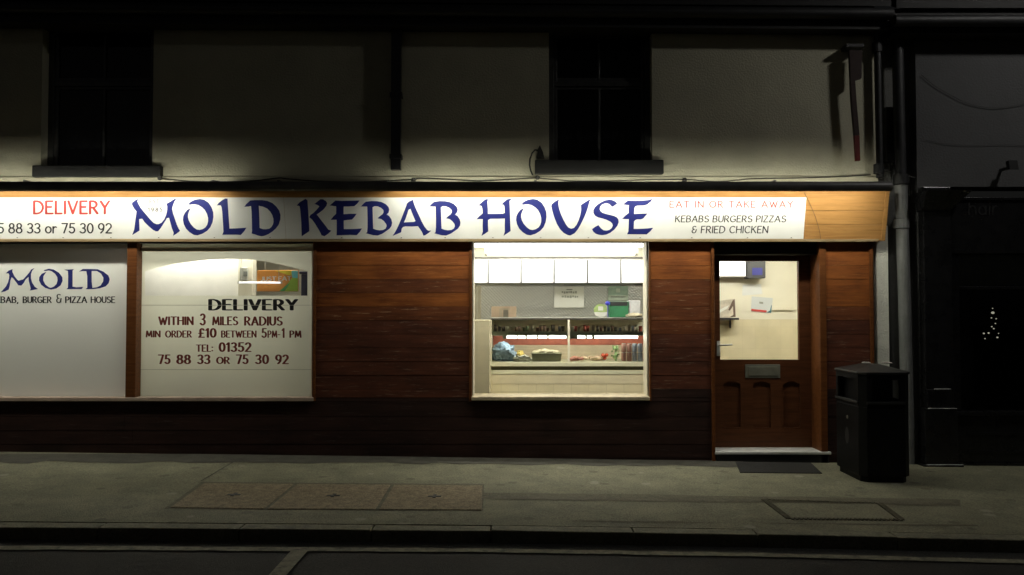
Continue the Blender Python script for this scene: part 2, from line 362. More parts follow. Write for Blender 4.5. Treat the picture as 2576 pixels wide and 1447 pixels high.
# ------------------------------------------------------------------ lettering
def arc(cx, cy, rx, ry, a0, a1, n=None):
    n = n or max(4, int(abs(a1-a0)/24))
    return [(cx+rx*math.cos(R(a0+(a1-a0)*i/n)), cy+ry*math.sin(R(a0+(a1-a0)*i/n))) for i in range(n+1)]
def ell(cx, cy, rx, ry): return arc(cx, cy, rx, ry, 90, 450, 16)
GL = {
 'A': (.80, [[(0,0),(.4,1)], [(.4,1),(.8,0)], [(.14,.34),(.66,.34)]]),
 'B': (.60, [[(0,0),(0,1)], [(0,1),(.28,1)]+arc(.28,.76,.26,.24,90,-90)+[(0,.52)], [(.28,.52)]+arc(.3,.26,.3,.26,90,-90)+[(0,0)]]),
 'C': (.74, [arc(.42,.5,.42,.5,48,312)]),
 'D': (.74, [[(0,0),(0,1)], [(0,1),(.24,1)]+arc(.24,.5,.5,.5,90,-90)+[(0,0)]]),
 'E': (.54, [[(0,0),(0,1)], [(0,1),(.52,1)], [(0,.53),(.42,.53)], [(0,0),(.54,0)]]),
 'F': (.5, [[(0,0),(0,1)], [(0,1),(.5,1)], [(0,.5),(.4,.5)]]),
 'G': (.78, [arc(.42,.5,.42,.5,48,320), [(.76,.16),(.76,.45),(.5,.45)]]),
 'H': (.70, [[(0,0),(0,1)], [(.7,0),(.7,1)], [(0,.52),(.7,.52)]]),
 'I': (.04, [[(.02,0),(.02,1)]]),
 'J': (.4, [[(.4,1),(.4,.25)]+arc(.2,.22,.2,.22,0,-160)]),
 'K': (.64, [[(0,0),(0,1)], [(.58,1),(.03,.45)], [(.2,.6),(.64,0)]]),
 'L': (.48, [[(0,1),(0,0),(.48,0)]]),
 'M': (.88, [[(0,0),(.1,1)], [(.1,1),(.44,.15)], [(.44,.15),(.78,1)], [(.78,1),(.88,0)]]),
 'N': (.70, [[(0,0),(0,1)], [(0,1),(.7,0)], [(.7,0),(.7,1)]]),
 'O': (.86, [ell(.43,.5,.43,.5)]),
 'P': (.56, [[(0,0),(0,1)], [(0,1),(.26,1)]+arc(.26,.73,.3,.27,90,-90)+[(0,.46)]]),
 'R': (.62, [[(0,0),(0,1)], [(0,1),(.26,1)]+arc(.26,.74,.29,.26,90,-90)+[(0,.48)], [(.26,.48),(.62,0)]]),
 'S': (.60, [arc(.31,.75,.27,.25,35,270)+arc(.30,.25,.3,.25,90,-145)]),
 'T': (.66, [[(.33,0),(.33,1)], [(0,1),(.66,1)]]),
 'U': (.66, [[(0,1),(0,.33)]+arc(.33,.33,.33,.33,180,360)+[(.66,1)]]),
 'V': (.74, [[(0,1),(.37,0)], [(.37,0),(.74,1)]]),
 'W': (1.06, [[(0,1),(.28,0)], [(.28,0),(.53,.85)], [(.53,.85),(.78,0)], [(.78,0),(1.06,1)]]),
 'Y': (.70, [[(0,1),(.35,.48)], [(.7,1),(.35,.48),(.35,0)]]),
 'Z': (.60, [[(.03,1),(.58,1),(.0,0),(.6,0)]]),
 '0': (.58, [ell(.29,.5,.29,.5)]), '1': (.26, [[(0,.8),(.2,1),(.2,0)]]),
 '2': (.56, [arc(.28,.72,.27,.28,160,-25)+[(.0,0),(.56,0)]]),
 '3': (.56, [arc(.27,.76,.25,.24,150,-90)+arc(.26,.26,.29,.26,90,-150)]),
 '5': (.56, [[(.52,1),(.1,1),(.06,.55)]+arc(.26,.31,.29,.31,125,-150)]),
 '7': (.56, [[(0,1),(.56,1),(.2,0)]]), '8': (.58, [ell(.29,.76,.23,.24), ell(.29,.26,.29,.26)]),
 '9': (.58, [ell(.29,.69,.28,.31), [(.57,.69),(.5,.28),(.25,0)]]),
 '&': (.62, [arc(.3,.76,.24,.24,40,270)+arc(.28,.26,.28,.26,90,330)+[(.6,.5)]]),
 '£': (.56, [[(0,0),(.56,0)], [(.0,.46),(.42,.46)], arc(.34,.74,.2,.26,15,180)+[(.16,.4),(.14,.15),(0,0)]]),
 ':': (.1, [[(.05,.08),(.05,.14)], [(.05,.62),(.05,.68)]]), ',': (.12, [[(.08,.06),(.02,-.16)]]), '-': (.3, [[(0,.42),(.3,.42)]]),
 'o': (.58, [ell(.29,.33,.29,.33)]), 'r': (.36, [[(0,0),(0,.66)], [(0,.4)]+arc(.22,.4,.2,.25,160,55)]),
 'h': (.5, [[(0,0),(0,1)], arc(.24,.4,.24,.26,180,0)+[(.48,0)]]), 'a': (.52, [ell(.25,.32,.25,.32), [(.5,.66),(.5,0)]]),
 'i': (.06, [[(.03,0),(.03,.64)], [(.03,.88),(.03,.92)]]),
}
def hull(pts):
    pts = sorted(set((round(x, 6), round(y, 6)) for x, y in pts))
    def half(ps):
        h = []
        for p in ps:
            while len(h) > 1 and (h[-1][0]-h[-2][0])*(p[1]-h[-2][1]) - (h[-1][1]-h[-2][1])*(p[0]-h[-2][0]) <= 0: h.pop()
            h.append(p)
        return h
    a, b = half(pts), half(pts[::-1])
    return a[:-1] + b[:-1]
def write(mb, s, px0, px1, py0, py1, put, nib=(.07, .04, 0), gap=.22, space=.42, slant=0.0, mi=0):
    """letters of s between D columns px0..px1, cap top py0, baseline py1; put(px, py, lift) -> 3D point"""
    adv = 0; items = []
    for ch in s:
        if ch == ' ': adv += space; continue
        items.append((ch, adv)); adv += GL[ch][0] + gap
    adv -= gap
    hx, hy, an = nib; ca, sa = math.cos(R(an)), math.sin(R(an))
    sx = (px1-px0) / (adv + 2*hx); cap = py1-py0; sxr = sx/cap
    nb = [(hx*math.cos(t)*ca - hy*math.sin(t)*sa, hx*math.cos(t)*sa + hy*math.sin(t)*ca) for t in [2*math.pi*k/10+.3 for k in range(10)]]
    for ch, a in items:
        k = 0
        for st in GL[ch][1]:
            for p, q in zip(st[:-1], st[1:]):
                h = hull([(p[0]+u, p[1]+v) for u, v in nb] + [(q[0]+u, q[1]+v) for u, v in nb])
                mb.ngon([put(px0+(a+hx+x+slant*y)*sx, py1-y*cap, .00006*k) for x, y in h], mi); k += 1
def fillpoly(mb, loops, put, lift=0.0, grow=1.5):
    """flat letter from traced loops (first outer, rest holes)"""
    ls = []
    for li, lp in enumerate(loops):
        q = [Vector((x, y, 0)) for x, y in lp]; n_ = len(q)
        sgn = 1 if sum(q[i].x*q[(i+1) % n_].y-q[(i+1) % n_].x*q[i].y for i in range(n_)) > 0 else -1
        if li: sgn = -sgn
        o_ = []
        for i in range(n_):
            e0 = (q[i]-q[i-1]).normalized(); e1 = (q[(i+1) % n_]-q[i]).normalized(); t_ = e0+e1
            if t_.length < .3: o_.append(q[i]); continue
            t_.normalize(); o_.append(q[i] + Vector((t_.y, -t_.x, 0))*sgn*grow)
        ls.append(o_)
    flat = [p for lp in ls for p in lp]
    tris = geometry.tessellate_polygon(ls)
    vs = [put(p.x, p.y, lift) for p in flat]
    fs = []
    for t in tris:
        a, b, c = (flat[i] for i in t)
        fs.append(t if (b-a).cross(c-a).z < 0 else t[::-1])
    mb.add(vs, fs)

# traced capitals, coordinates of a 10.304x enlargement
TR = {
 'M': [[(385,140),(320,175),(205,255),(205,300),(260,400),(335,490),(330,560),(300,780),(270,1020),(205,1160),(300,1090),(390,1035),(385,900),(380,780),(385,705),(490,690),(560,790),(680,910),(800,1010),(880,1052),(930,1050),(1000,960),(1070,850),(1130,760),(1180,675),(1260,665),(1300,800),(1350,980),(1400,1110),(1375,1180),(1450,1125),(1550,1050),(1510,1000),(1460,890),(1410,740),(1350,560),(1320,420),(1340,340),(1390,210),(1450,142),(1410,155),(1330,210),(1195,285),(1215,350),(1215,450),(1185,600),(1130,730),(1050,830),(960,875),(890,880),(800,840),(700,740),(600,620),(500,500),(420,400),(360,290),(325,200)]],
 'O': [[(1835,270),(1900,225),(2000,178),(2130,156),(2250,175),(2370,260),(2450,380),(2500,520),(2505,650),(2480,800),(2420,940),(2330,1040),(2200,1120),(2060,1165),(1960,1150),(1850,1080),(1750,980),(1690,860),(1665,740),(1675,640),(1710,560),(1780,470),(1860,410),(1810,490),(1780,570),(1775,660),(1800,760),(1860,870),(1950,970),(2040,1030),(2120,1045),(2220,1020),(2310,960),(2360,880),(2385,780),(2385,680),(2350,560),(2290,450),(2210,370),(2100,300),(1990,275),(1900,280),(1840,295)]],
 'L': [[(262,318),(320,260),(420,185),(500,142),(545,142),(545,250),(555,400),(575,700),(600,1000),(800,1000),(960,990),(1080,972),(1030,1040),(930,1155),(800,1145),(600,1145),(420,1156),(455,1080),(440,800),(420,500),(400,370),(370,310),(320,305)]],
 'D': [[(1050,356),(1110,290),(1210,200),(1350,190),(1550,190),(1700,215),(1830,270),(1940,370),(2020,480),(2055,600),(2050,720),(2010,860),(1930,970),(1830,1060),(1720,1130),(1600,1180),(1530,1190),(1440,1175),(1350,1140),(1260,1120),(1275,1050),(1270,800),(1260,500),(1240,330),(1150,340)],
       [(1435,320),(1440,500),(1450,700),(1460,980),(1560,1020),(1650,1025),(1750,1010),(1820,960),(1870,880),(1890,800),(1885,700),(1850,590),(1790,490),(1700,400),(1580,345),(1500,330)]],
 'K': [[(182,320),(260,250),(420,152),(460,190),(465,300),(480,500),(495,700),(505,900),(512,1055),(318,1194),(320,1000),(315,800),(300,600),(285,450),(265,340),(230,320)],],
 'k': [[(690,280),(780,220),(850,165),(910,165),(990,210),(1025,260),(1000,330),(930,420),(820,510),(720,580),(800,690),(900,820),(980,920),(1060,1030),(1140,1052),(1060,1120),(960,1190),(890,1170),(850,1080),(780,960),(700,830),(620,720),(545,660),(570,610),(650,560),(740,470),(800,400),(835,350),(800,320),(750,290)]],
 'E': [[(1130,320),(1280,200),(1450,210),(1700,205),(1950,192),(1890,260),(1810,330),(1650,340),(1500,345),(1495,590),(1700,580),(1865,572),(1820,630),(1740,715),(1600,725),(1500,745),(1505,1015),(1700,1020),(1870,1015),(2020,992),(1970,1060),(1880,1160),(1700,1150),(1500,1155),(1320,1168),(1330,1050),(1330,800),(1320,720),(1155,732),(1230,650),(1310,575),(1315,450),(1310,340),(1220,325)]],
 'B': [[(1608,348),(1680,285),(1740,235),(1900,215),(2050,220),(2180,245),(2290,300),(2370,380),(2390,450),(2370,520),(2310,590),(2390,640),(2450,730),(2470,820),(2455,900),(2400,980),(2300,1050),(2200,1120),(2070,1170),(1960,1165),(1850,1135),(1752,1120),(1785,1100),(1800,950),(1800,700),(1795,500),(1785,345),(1700,340)],
       [(1910,370),(1980,330),(2080,335),(2180,380),(2250,450),(2260,520),(2220,590),(2150,640),(2085,690),(2180,700),(2260,760),(2330,850),(2345,920),(2310,1000),(2230,1045),(2120,1055),(2030,1040),(1930,1000),(1920,800),(1915,600)]],
 'A': [[(1135,166),(1118,195),(1140,290),(1200,440),(1280,610),(1360,790),(1440,940),(1520,1040),(1570,1065),(1635,1052),(1560,1105),(1465,1165),(1435,1176),(1400,1080),(1340,990),(1275,905),(1100,912),(900,908),(830,930),(790,980),(775,1085),(660,1130),(555,1186),(620,1110),(680,1000),(750,850),(820,680),(890,500),(950,340),(965,280),(1020,230),(1090,200)],
       [(1060,405),(1100,500),(1150,620),(1215,780),(1150,815),(1000,822),(850,822),(890,720),(940,580),(985,440)]],
 'H': [[(235,320),(300,270),(400,185),(440,158),(505,158),(460,190),(462,300),(470,450),(475,580),(700,585),(920,580),(985,545),(985,400),(975,330),(940,290),(898,290),(960,235),(1050,168),(1120,150),(1155,152),(1095,190),(1100,400),(1108,700),(1115,900),(1125,1050),(1080,1080),(945,1184),(990,1080),(988,900),(985,690),(750,690),(550,692),(480,735),(475,900),(485,1060),(400,1120),(315,1184),(360,1080),(355,900),(355,705),(250,700),(175,717),(250,650),(355,560),(355,480),(345,400),(320,330),(280,315)]],
 'U': [[(-235,146),(-285,195),(-290,300),(-270,420),(-220,570),(-150,730),(-70,880),(0,970),(90,1008),(180,985),(260,890),(320,760),(370,600),(395,450),(385,320),(480,260),(590,190),(650,142),(600,215),(560,370),(510,520),(440,680),(350,860),(270,1000),(180,1110),(60,1172),(0,1160),(-110,1100),(-210,1000),(-302,850),(-382,650),(-432,480),(-462,350),(-452,300),(-380,240),(-300,190)]],
 'S': [[(1400,265),(1330,215),(1250,185),(1180,175),(1060,200),(950,255),(860,315),(790,380),(745,460),(745,540),(790,610),(870,655),(1000,685),(1120,725),(1220,775),(1285,840),(1300,910),(1260,990),(1190,1045),(1100,1065),(1010,1050),(930,990),(870,905),(790,950),(705,1010),(740,1070),(800,1120),(880,1150),(980,1160),(1090,1145),(1200,1095),(1310,1010),(1400,900),(1440,800),(1430,730),(1390,680),(1320,645),(1230,620),(1100,590),(980,550),(920,500),(890,430),(910,350),(960,290),(1040,255),(1100,245),(1180,265),(1240,310),(1265,350),(1330,310)]],
 'e': [[(1595,293),(1660,250),(1725,200),(1900,208),(2100,205),(2290,190),(2408,146),(2370,195),(2260,285),(2180,310),(1970,318),(1910,350),(1885,400),(1880,585),(2080,575),(2265,562),(2210,610),(2140,690),(2080,708),(1960,712),(1910,740),(1875,780),(1870,1010),(2100,1010),(2290,1000),(2425,972),(2350,1050),(2250,1140),(2100,1135),(1900,1135),(1705,1143),(1745,1080),(1755,950),(1755,705),(1660,700),(1565,703),(1650,630),(1755,550),(1755,430),(1760,305),(1680,295)]],
}
SM = {   # small title on the left window board, 6.779x enlargement
 'M': [[(20,902),(60,860),(115,800),(155,720),(175,640),(180,580),(165,545),(115,545),(165,500),(235,470),(225,510),(265,600),(320,670),(350,690),(440,665),(500,600),(560,530),(590,480),(645,450),(600,500),(580,560),(580,640),(600,720),(650,800),(712,843),(600,860),(565,868),(585,840),(565,760),(545,680),(540,610),(480,660),(440,730),(400,775),(350,770),(300,700),(245,630),(215,620),(190,690),(180,780),(160,850),(90,885)]],
 'O': [[(830,490),(920,465),(1010,480),(1110,540),(1170,620),(1175,690),(1140,770),(1060,830),(960,850),(860,820),(780,760),(740,680),(745,620),(790,560),(870,520),(815,600),(810,680),(850,760),(920,815),(960,825),(1020,800),(1070,750),(1090,680),(1085,620),(1040,550),(970,500),(920,490),(840,500)]],
 'L': [[(1210,477),(1280,480),(1390,472),(1365,495),(1365,600),(1365,800),(1440,815),(1565,806),(1540,840),(1400,840),(1255,845),(1285,820),(1290,600),(1285,500)]],
 'D': [[(1495,513),(1560,470),(1700,470),(1840,475),(1950,520),(2040,590),(2065,660),(2045,730),(1990,790),(1880,825),(1760,840),(1615,845),(1650,820),(1650,600),(1630,505),(1560,500)],
       [(1725,500),(1830,500),(1910,550),(1955,630),(1950,700),(1900,780),(1830,815),(1740,825),(1725,700)]],
}
def src2d(x0, y0, k): return lambda x, y: ((x0 + x/k)/1.10598, (y0 + y/k)/1.10598)

# ================================================================== street
KP = [G(*p_) for p_ in ((0, 1325), (650, 1330), (1266, 1334.5), (1902, 1345), (2480, 1357))]     # front top arris of the kerb
def ykerb(x):
    for a, b in zip(KP[:-1], KP[1:]):
        if x < b.x or b is KP[-1]:
            return a.y + (b.y-a.y)/(b.x-a.x)*(max(min(x, KP[-1].x+1.5), KP[0].x-1.5)-a.x)
XL, XR = -24.0, 24.0
KH = .086
mb = MB(); L = 120.0
mb.add([(x, y, zg(x)-KH) for x, y in ((-L,-L),(L,-L),(L,L),(-L,L))], [(0,1,2,3)])
structure(mb.build('road', M_road))
mb = MB(); KW = .13
p = []
for z in (-.25, 0):
    pass
xk = [XL] + [-4+i*.4 for i in range(21)] + [XR]
for a, b in zip(xk[:-1], xk[1:]):
    mb.hexa([(x, y, zg(x)+z) for z in (-.25, 0) for x, y in ((a, ykerb(a)+KW), (b, ykerb(b)+KW), (b, .35), (a, .35))])
structure(mb.build('pavement', M_pave))
# kerb stones laid end to end, joints seen in the photo
mb = MB(); joints = [G(px, 1330).x for px in (600, 935, 1235, 1590, 1890, 2220)]
xs = [j for j in joints]
while xs[0] > XL: xs.insert(0, xs[0]-.915)
while xs[-1] < XR: xs.append(xs[-1]+.915)
for i, (a, b) in enumerate(zip(xs[:-1], xs[1:])):
    h = random.uniform(-.004, .006); g = .004
    a += g; b -= g; q = []
    for z in (-.3, h):
        q += [(a, ykerb(a), zg(a)+z), (b, ykerb(b), zg(b)+z), (b, ykerb(b)+KW-.003, zg(b)+z), (a, ykerb(a)+KW-.003, zg(a)+z)]
    mb.hexa(q)
structure(mb.build('kerb', M_kerb, bevel=.007))
def gsheet(name, pts, m, lift=.004, dz=0.0):
    b = MB(); b.ngon([G(x, y, dz) + Vector((0, 0, lift)) for x, y in pts]); o = b.build(name, m); return structure(o)
def gstrip(name, top, bot, m, lift=.004, dz=0.0, jit=0.0):
    b = MB(); a = [G(x, y+random.uniform(-jit, jit), dz)+Vector((0,0,lift)) for x, y in top]; c = [G(x, y+random.uniform(-jit, jit), dz)+Vector((0,0,lift)) for x, y in bot]
    n = len(a); b.add(c+a, [(i, i+1, n+i+1, n+i) for i in range(n-1)]); return structure(b.build(name, m))
# shade along the foot of the shop front, painted as a ragged dark strip
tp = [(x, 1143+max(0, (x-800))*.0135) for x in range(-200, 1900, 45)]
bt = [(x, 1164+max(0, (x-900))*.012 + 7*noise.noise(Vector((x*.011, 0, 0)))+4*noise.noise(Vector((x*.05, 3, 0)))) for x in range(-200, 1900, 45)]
gstrip('pavement_foot_shade', tp, bt, M_shade_joint)
gstrip('pavement_repair', [(x, 1240+(x-1216)*.0142) for x in range(1216, 2420, 80)], [(x, 1256+(x-1216)*.0142) for x in range(1216, 2420, 80)], M_patch, jit=1.2)
gstrip('pavement_edge_strip', [(x, 1300+max(0, x-500)*.0112) for x in range(1440, 2500, 60)], [(x, 1302.2+max(0, x-500)*.0112) for x in range(1440, 2500, 60)], M_patch, lift=.003, jit=1.2)
# concrete covers
covs = [((512,1217),(742,1219),(665,1283),(425,1279)), ((746,1219),(985,1221),(947,1284),(669,1283)), ((989,1221),(1216,1223),(1214,1286),(951,1284))]
clab = ['leftmost of three brown concrete covers set in the pavement', 'middle of three brown concrete covers set in the pavement', 'rightmost brown concrete cover, ending at the dark tarmac repair strip']
for q, lb in zip(covs, clab):
    g4 = [G(*p_) for p_ in q]
    c = sum((g for g in g4), Vector())/4
    o = thing('access_cover', c, lb, 'access cover', 'concrete covers in the pavement')
    mb = MB(); top = [g+(c-g).normalized()*.012+Vector((0,0,.008)) for g in g4]; bo = [g-Vector((0,0,.05)) for g in g4]
    mb.hexa([bo[3], bo[2], bo[1], bo[0], top[3], top[2], top[1], top[0]]); mb.build('slab', M_cover, o, bevel=.004)
    mb = MB(); u = (g4[1]-g4[0]).normalized(); v = (g4[3]-g4[0]).normalized()
    mb.box(c.x-.05, c.x+.05, c.y-.018, c.y+.018, c.z+.0075, c.z+.0105); mb.box(c.x-.012, c.x+.012, c.y-.05, c.y+.05, c.z+.0075, c.z+.012)
    mb.build('lifting_slot', M_blackm, o)
fr = [G(*p_) for p_ in ((507,1213.5),(1218,1219),(1215.5,1286.5),(412,1281))]
mb = MB(); mb.ngon([p_+Vector((0,0,.003)) for p_ in fr[::-1]])
structure(mb.build('cover_surround', M_patch))
# iron cover frame on the right
q = [G(*p_) for p_ in ((1920,1257),(2212,1267),(2268,1309),(1985,1306))]
c = sum((g for g in q), Vector())/4
o = thing('utility_cover', c, 'tarmac filled utility cover with a ribbed iron frame, near the bin', 'utility cover')
mb = MB()
for a, d_ in zip(q, q[1:]+q[:1]):
    d = (d_-a).normalized(); nrm = Vector((-d.y, d.x, 0)).normalized()*.022; n_ = 26
    for i in range(n_):
        s0, s1 = a.lerp(d_, i/n_), a.lerp(d_, (i+.62)/n_)
        mb.hexa([s0-nrm+Vector((0,0,-.02)), s1-nrm+Vector((0,0,-.02)), s1+nrm+Vector((0,0,-.02)), s0+nrm+Vector((0,0,-.02)),
                 s0-nrm+Vector((0,0,.009)), s1-nrm+Vector((0,0,.009)), s1+nrm+Vector((0,0,.009)), s0+nrm+Vector((0,0,.009))])
mb.build('frame', M_patch, o)
mb = MB(); ins = [g+(c-g).normalized()*.04+Vector((0,0,.004)) for g in q]; mb.ngon(ins[::-1]); mb.build('plate', M_pave, o)
# road: gutter band, worn edge line and bay line
def lp(pts, x):
    for (x0, y0), (x1, y1) in zip(pts[:-1], pts[1:]):
        if x <= x1 or (x1, y1) == pts[-1]: return y0+(y1-y0)*(x-x0)/(x1-x0)
KBOT = [(-200, 1358), (0, 1358.5), (1266, 1366), (1902, 1377), (2576, 1392)]
LTOP = [(-200, 1375), (0, 1376), (1266, 1383), (1902, 1394), (2576, 1411)]
xs4 = list(range(-200, 2800, 40))
gstrip('road_gutter', [(x, lp(KBOT, x)-3) for x in xs4], [(x, lp(LTOP, x)) for x in xs4], M_gutter, .004, -KH)
gstrip('road_edge_line', [(x, lp(LTOP, x)) for x in xs4], [(x, lp(LTOP, x)+9.5) for x in xs4], M_line, .008, -KH, jit=.8)
gstrip('road_bay_line', [(733,1389),(775,1389.5)], [(655,1475),(700,1475)], M_line, .012, -KH)
gsheet('pavement_joint', [(607,1150),(612,1150),(507,1212),(503,1212)], M_shade_joint, .005)

# ================================================================== kebab shop building
Yp = -.03
xEnd = X(2203, 0, 300)
XB = -9.0
shop = thing('takeaway_building', (0, .2, zg(0)), 'long white takeaway with brown boarded lower front and two dark upper windows', 'building')
zS = Z(65, 0)                       # top of wall, hidden by the eaves
def walls(mb, x0, x1, z0, z1, y0, y1, holes, mi=0):
    xs = sorted({x0, x1} | {min(max(v, x0), x1) for h in holes for v in h[:2]})
    zs = sorted({z0, z1} | {min(max(v, z0), z1) for h in holes for v in h[2:]})
    for a, b in zip(xs[:-1], xs[1:]):
        for c, d in zip(zs[:-1], zs[1:]):
            mx, mz = (a+b)/2, (c+d)/2
            if not any(h[0] < mx < h[1] and h[2] < mz < h[3] for h in holes): mb.box(a, b, y0, y1, c, d, mi)
W1 = (X(105, 0, 250), X(385, 0, 250), Z(440, 0), Z(30, 0))
W2 = (X(1381, 0, 250), X(1640, 0, 250), Z(434, 0), Z(62, 0))
mb = MB(); walls(mb, XB, xEnd, 2.28, zS+.35, 0, .3, [W1, W2])
mb.build('upper_wall', M_render, shop)
# render fillet just above the sign
mb = MB(); zf = Z(446, -.02)
xs_ = [XB + i*(xEnd-XB)/60 for i in range(61)]
for a, c in zip(xs_[:-1], xs_[1:]):
    ha, hc = (.012*noise.noise(Vector((t*1.7, 2, 0))) for t in (a, c)); da, dc = (-.028+.012*noise.noise(Vector((t*3.1, 9, 0))) for t in (a, c))
    mb.hexa([(a, da, 2.57), (c, dc, 2.57), (c, 0, 2.57), (a, 0, 2.57), (a, da, zf+ha), (c, dc, zf+hc), (c, 0, zf+hc+.02), (a, 0, zf+ha+.02)])
mb.build('render_fillet', M_render, shop)
# eaves
mb = MB(); eL, eR = U(0, 57, -.20), U(2210, 74, -.20); es = (eR.z-eL.z)/(eR.x-eL.x)
def ze(x): return eL.z + es*(x-eL.x)
xe = xEnd + .05
mb.hexa([(XB,-.20,ze(XB)),(xe,-.20,ze(xe)),(xe,.3,ze(xe)+.03),(XB,.3,ze(XB)+.03),(XB,-.20,ze(XB)+.2),(xe,-.20,ze(xe)+.2),(xe,.3,ze(xe)+.25),(XB,.3,ze(XB)+.25)])
mb.build('soffit', M_soffit, shop)
mb = MB()
mb.hexa([(XB,-.25,ze(XB)+.21),(xe,-.25,ze(xe)+.21),(xe,3.2,ze(xe)+2.0),(XB,3.2,ze(XB)+2.0),(XB,-.25,ze(XB)+.29),(xe,-.25,ze(xe)+.29),(xe,3.2,ze(xe)+2.08),(XB,3.2,ze(XB)+2.08)])
mb.build('roof', M_soffit, shop)
mb = MB(); mb.tube([(XB, -.26, ze(XB)+.13), (xe, -.26, ze(xe)+.13)], .055, 10); mb.build('gutter', M_blackm, shop, smooth=True)
# upper sash windows
def sash(W_, sillpx, label):
    x0, x1, z0, z1 = W_
    mb = MB(); yb = .13; t = .055
    mb.box(x0, x0+t, yb-.02, yb+.06, z0, z1); mb.box(x1-t, x1, yb-.02, yb+.06, z0, z1)
    mb.box(x0+t, x1-t, yb-.02, yb+.06, z0, z0+.08); mb.box(x0+t, x1-t, yb-.02, yb+.06, z1-.06, z1)
    zm = Z(212, .13); mb.box(x0+t, x1-t, yb-.015, yb+.05, zm-.025, zm+.025)
    xm = (x0+x1)/2
    for (a, b) in ((z0+.08, zm-.025), (zm+.025, z1-.06)):
        mb.box(x0+t, x0+t+.035, yb, yb+.04, a, b); mb.box(x1-t-.035, x1-t, yb, yb+.04, a, b)
        mb.box(xm-.012, xm+.012, yb, yb+.035, a, b)
        mb.box(x0+t+.035, x1-t-.035, yb+.002, yb+.033, a, a+.04); mb.box(x0+t+.035, x1-t-.035, yb+.002, yb+.033, b-.03, b)
    w = mb.build('window', M_sash, shop, bevel=.004)
    w['label'] = label
    g = MB(); g.add([(x0+t, yb+.02, z0+.08), (x1-t, yb+.02, z0+.08), (x1-t, yb+.02, z1-.05), (x0+t, yb+.02, z1-.05)], [(0,1,2,3)]); g.build('pane', M_glassd, w)
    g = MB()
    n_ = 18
    for i in range(n_):       # folded dark backing, standing in for the unlit room
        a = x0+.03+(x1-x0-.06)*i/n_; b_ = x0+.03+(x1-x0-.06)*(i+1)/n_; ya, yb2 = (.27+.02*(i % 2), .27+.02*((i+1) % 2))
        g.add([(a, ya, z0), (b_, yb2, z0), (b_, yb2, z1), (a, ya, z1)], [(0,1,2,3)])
    g.build('dark_backing', M_room, w)
    s = MB(); a, b_, py0, py1 = sillpx
    s.box(X(a, -.07, py0), X(b_, -.07, py0), -.07, .12, Z(py1, -.07), Z(py0, -.07)); s.build('sill', M_sillb, w, bevel=.008)
sash(W1, (80, 403, 416, 445), 'upper sash window on the left, with an added dark backing')
sash(W2, (1346, 1670, 402, 437), 'upper sash window in the middle, with an added dark backing')

# ---- ground floor wall with openings
oL = (XB+.3, X(788, 0), Z(1009, 0), Z(612, 0))
oF = (X(1188, 0), X(1632, 0), Z(1000, 0), Z(606, 0))
oD = (X(1797, 0), X(2066, 0), -1.0, Z(612, 0))
mb = MB(); walls(mb, XB, X(2199, 0), -.4, 2.28, 0, .25, [oL, oF, oD])
mb.build('lower_wall', M_room, shop)
# white rendered pier at the right end
mb = MB(); mb.box(X(2207, -.02), X(2236, -.02), -.02, .3, -.4, 2.28); mb.build('pier', mat('white_render', (.82, .82, .72), .85, var=.1, bump=.4, bs=60), shop)
# boards
bp = .1345
mb = MB(); z = Z(600, Yp); lev = []
while z > -.35: lev.append(z); z -= bp
cut = sorted(set(lev) | {oL[2], oF[2]}, reverse=True)
xr0, xr1 = X(2074, Yp), X(2197, Yp)
hol = [oL, (oF[0]-.006, oF[1]+.006, oF[2], 3), (X(1795, 0), X(2071, 0), -1, 3)]
rng = random.Random(5)
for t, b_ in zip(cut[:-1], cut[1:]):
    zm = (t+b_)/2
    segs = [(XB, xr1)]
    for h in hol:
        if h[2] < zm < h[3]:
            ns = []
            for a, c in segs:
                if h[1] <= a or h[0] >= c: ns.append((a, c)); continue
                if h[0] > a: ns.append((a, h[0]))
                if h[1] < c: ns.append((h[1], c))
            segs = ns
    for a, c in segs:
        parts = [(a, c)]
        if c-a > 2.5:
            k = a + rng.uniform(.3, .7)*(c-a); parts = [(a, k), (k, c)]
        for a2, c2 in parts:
            h_ = zm + rng.gauss(0, .13)          # board tones go darker downwards, with random scatter
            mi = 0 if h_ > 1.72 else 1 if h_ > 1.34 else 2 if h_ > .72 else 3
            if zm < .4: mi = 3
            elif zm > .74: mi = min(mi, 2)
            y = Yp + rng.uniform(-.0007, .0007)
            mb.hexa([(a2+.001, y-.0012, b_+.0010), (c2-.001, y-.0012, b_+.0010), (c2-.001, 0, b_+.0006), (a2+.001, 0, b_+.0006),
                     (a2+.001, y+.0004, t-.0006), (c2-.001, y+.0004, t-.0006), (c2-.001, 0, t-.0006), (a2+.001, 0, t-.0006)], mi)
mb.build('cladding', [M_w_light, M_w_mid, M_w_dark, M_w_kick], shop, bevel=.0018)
# posts and frames round the openings
def post(px0, px1, py0, py1, y0, y1, name='post', m=M_post, bev=.006):
    b_ = MB(); b_.box(X(px0, y0), X(px1, y0), y0, y1, Z(py1, y0), Z(py0, y0)); return b_.build(name, m, shop, bevel=bev)
post(317, 342, 598, 1010, -.055, .10)
post(787, 794, 598, 1010, -.045, .03)
post(1180, 1187.5, 598, 1010, -.042, .0)
post(1633, 1638, 598, 1010, -.042, .0)
post(1790, 1798, 598, 1165, -.055, .22)
post(2063, 2080, 598, 1170, -.05, .22)
post(2190, 2199, 598, 1175, -.05, .0)
mb = MB(); mb.box(XB+.3, X(789, -.06), -.06, .05, Z(1010, -.06), Z(1000, -.06)); mb.build('sill', mat('pinkish_sill', (.50, .38, .31), .5, var=.2), shop, bevel=.006)
mb = MB(); mb.box(X(1186, -.07), X(1634, -.07), -.07, .24, Z(1008, -.07), Z(998.5, -.07)); mb.build('sill', M_sill, shop, bevel=.006)
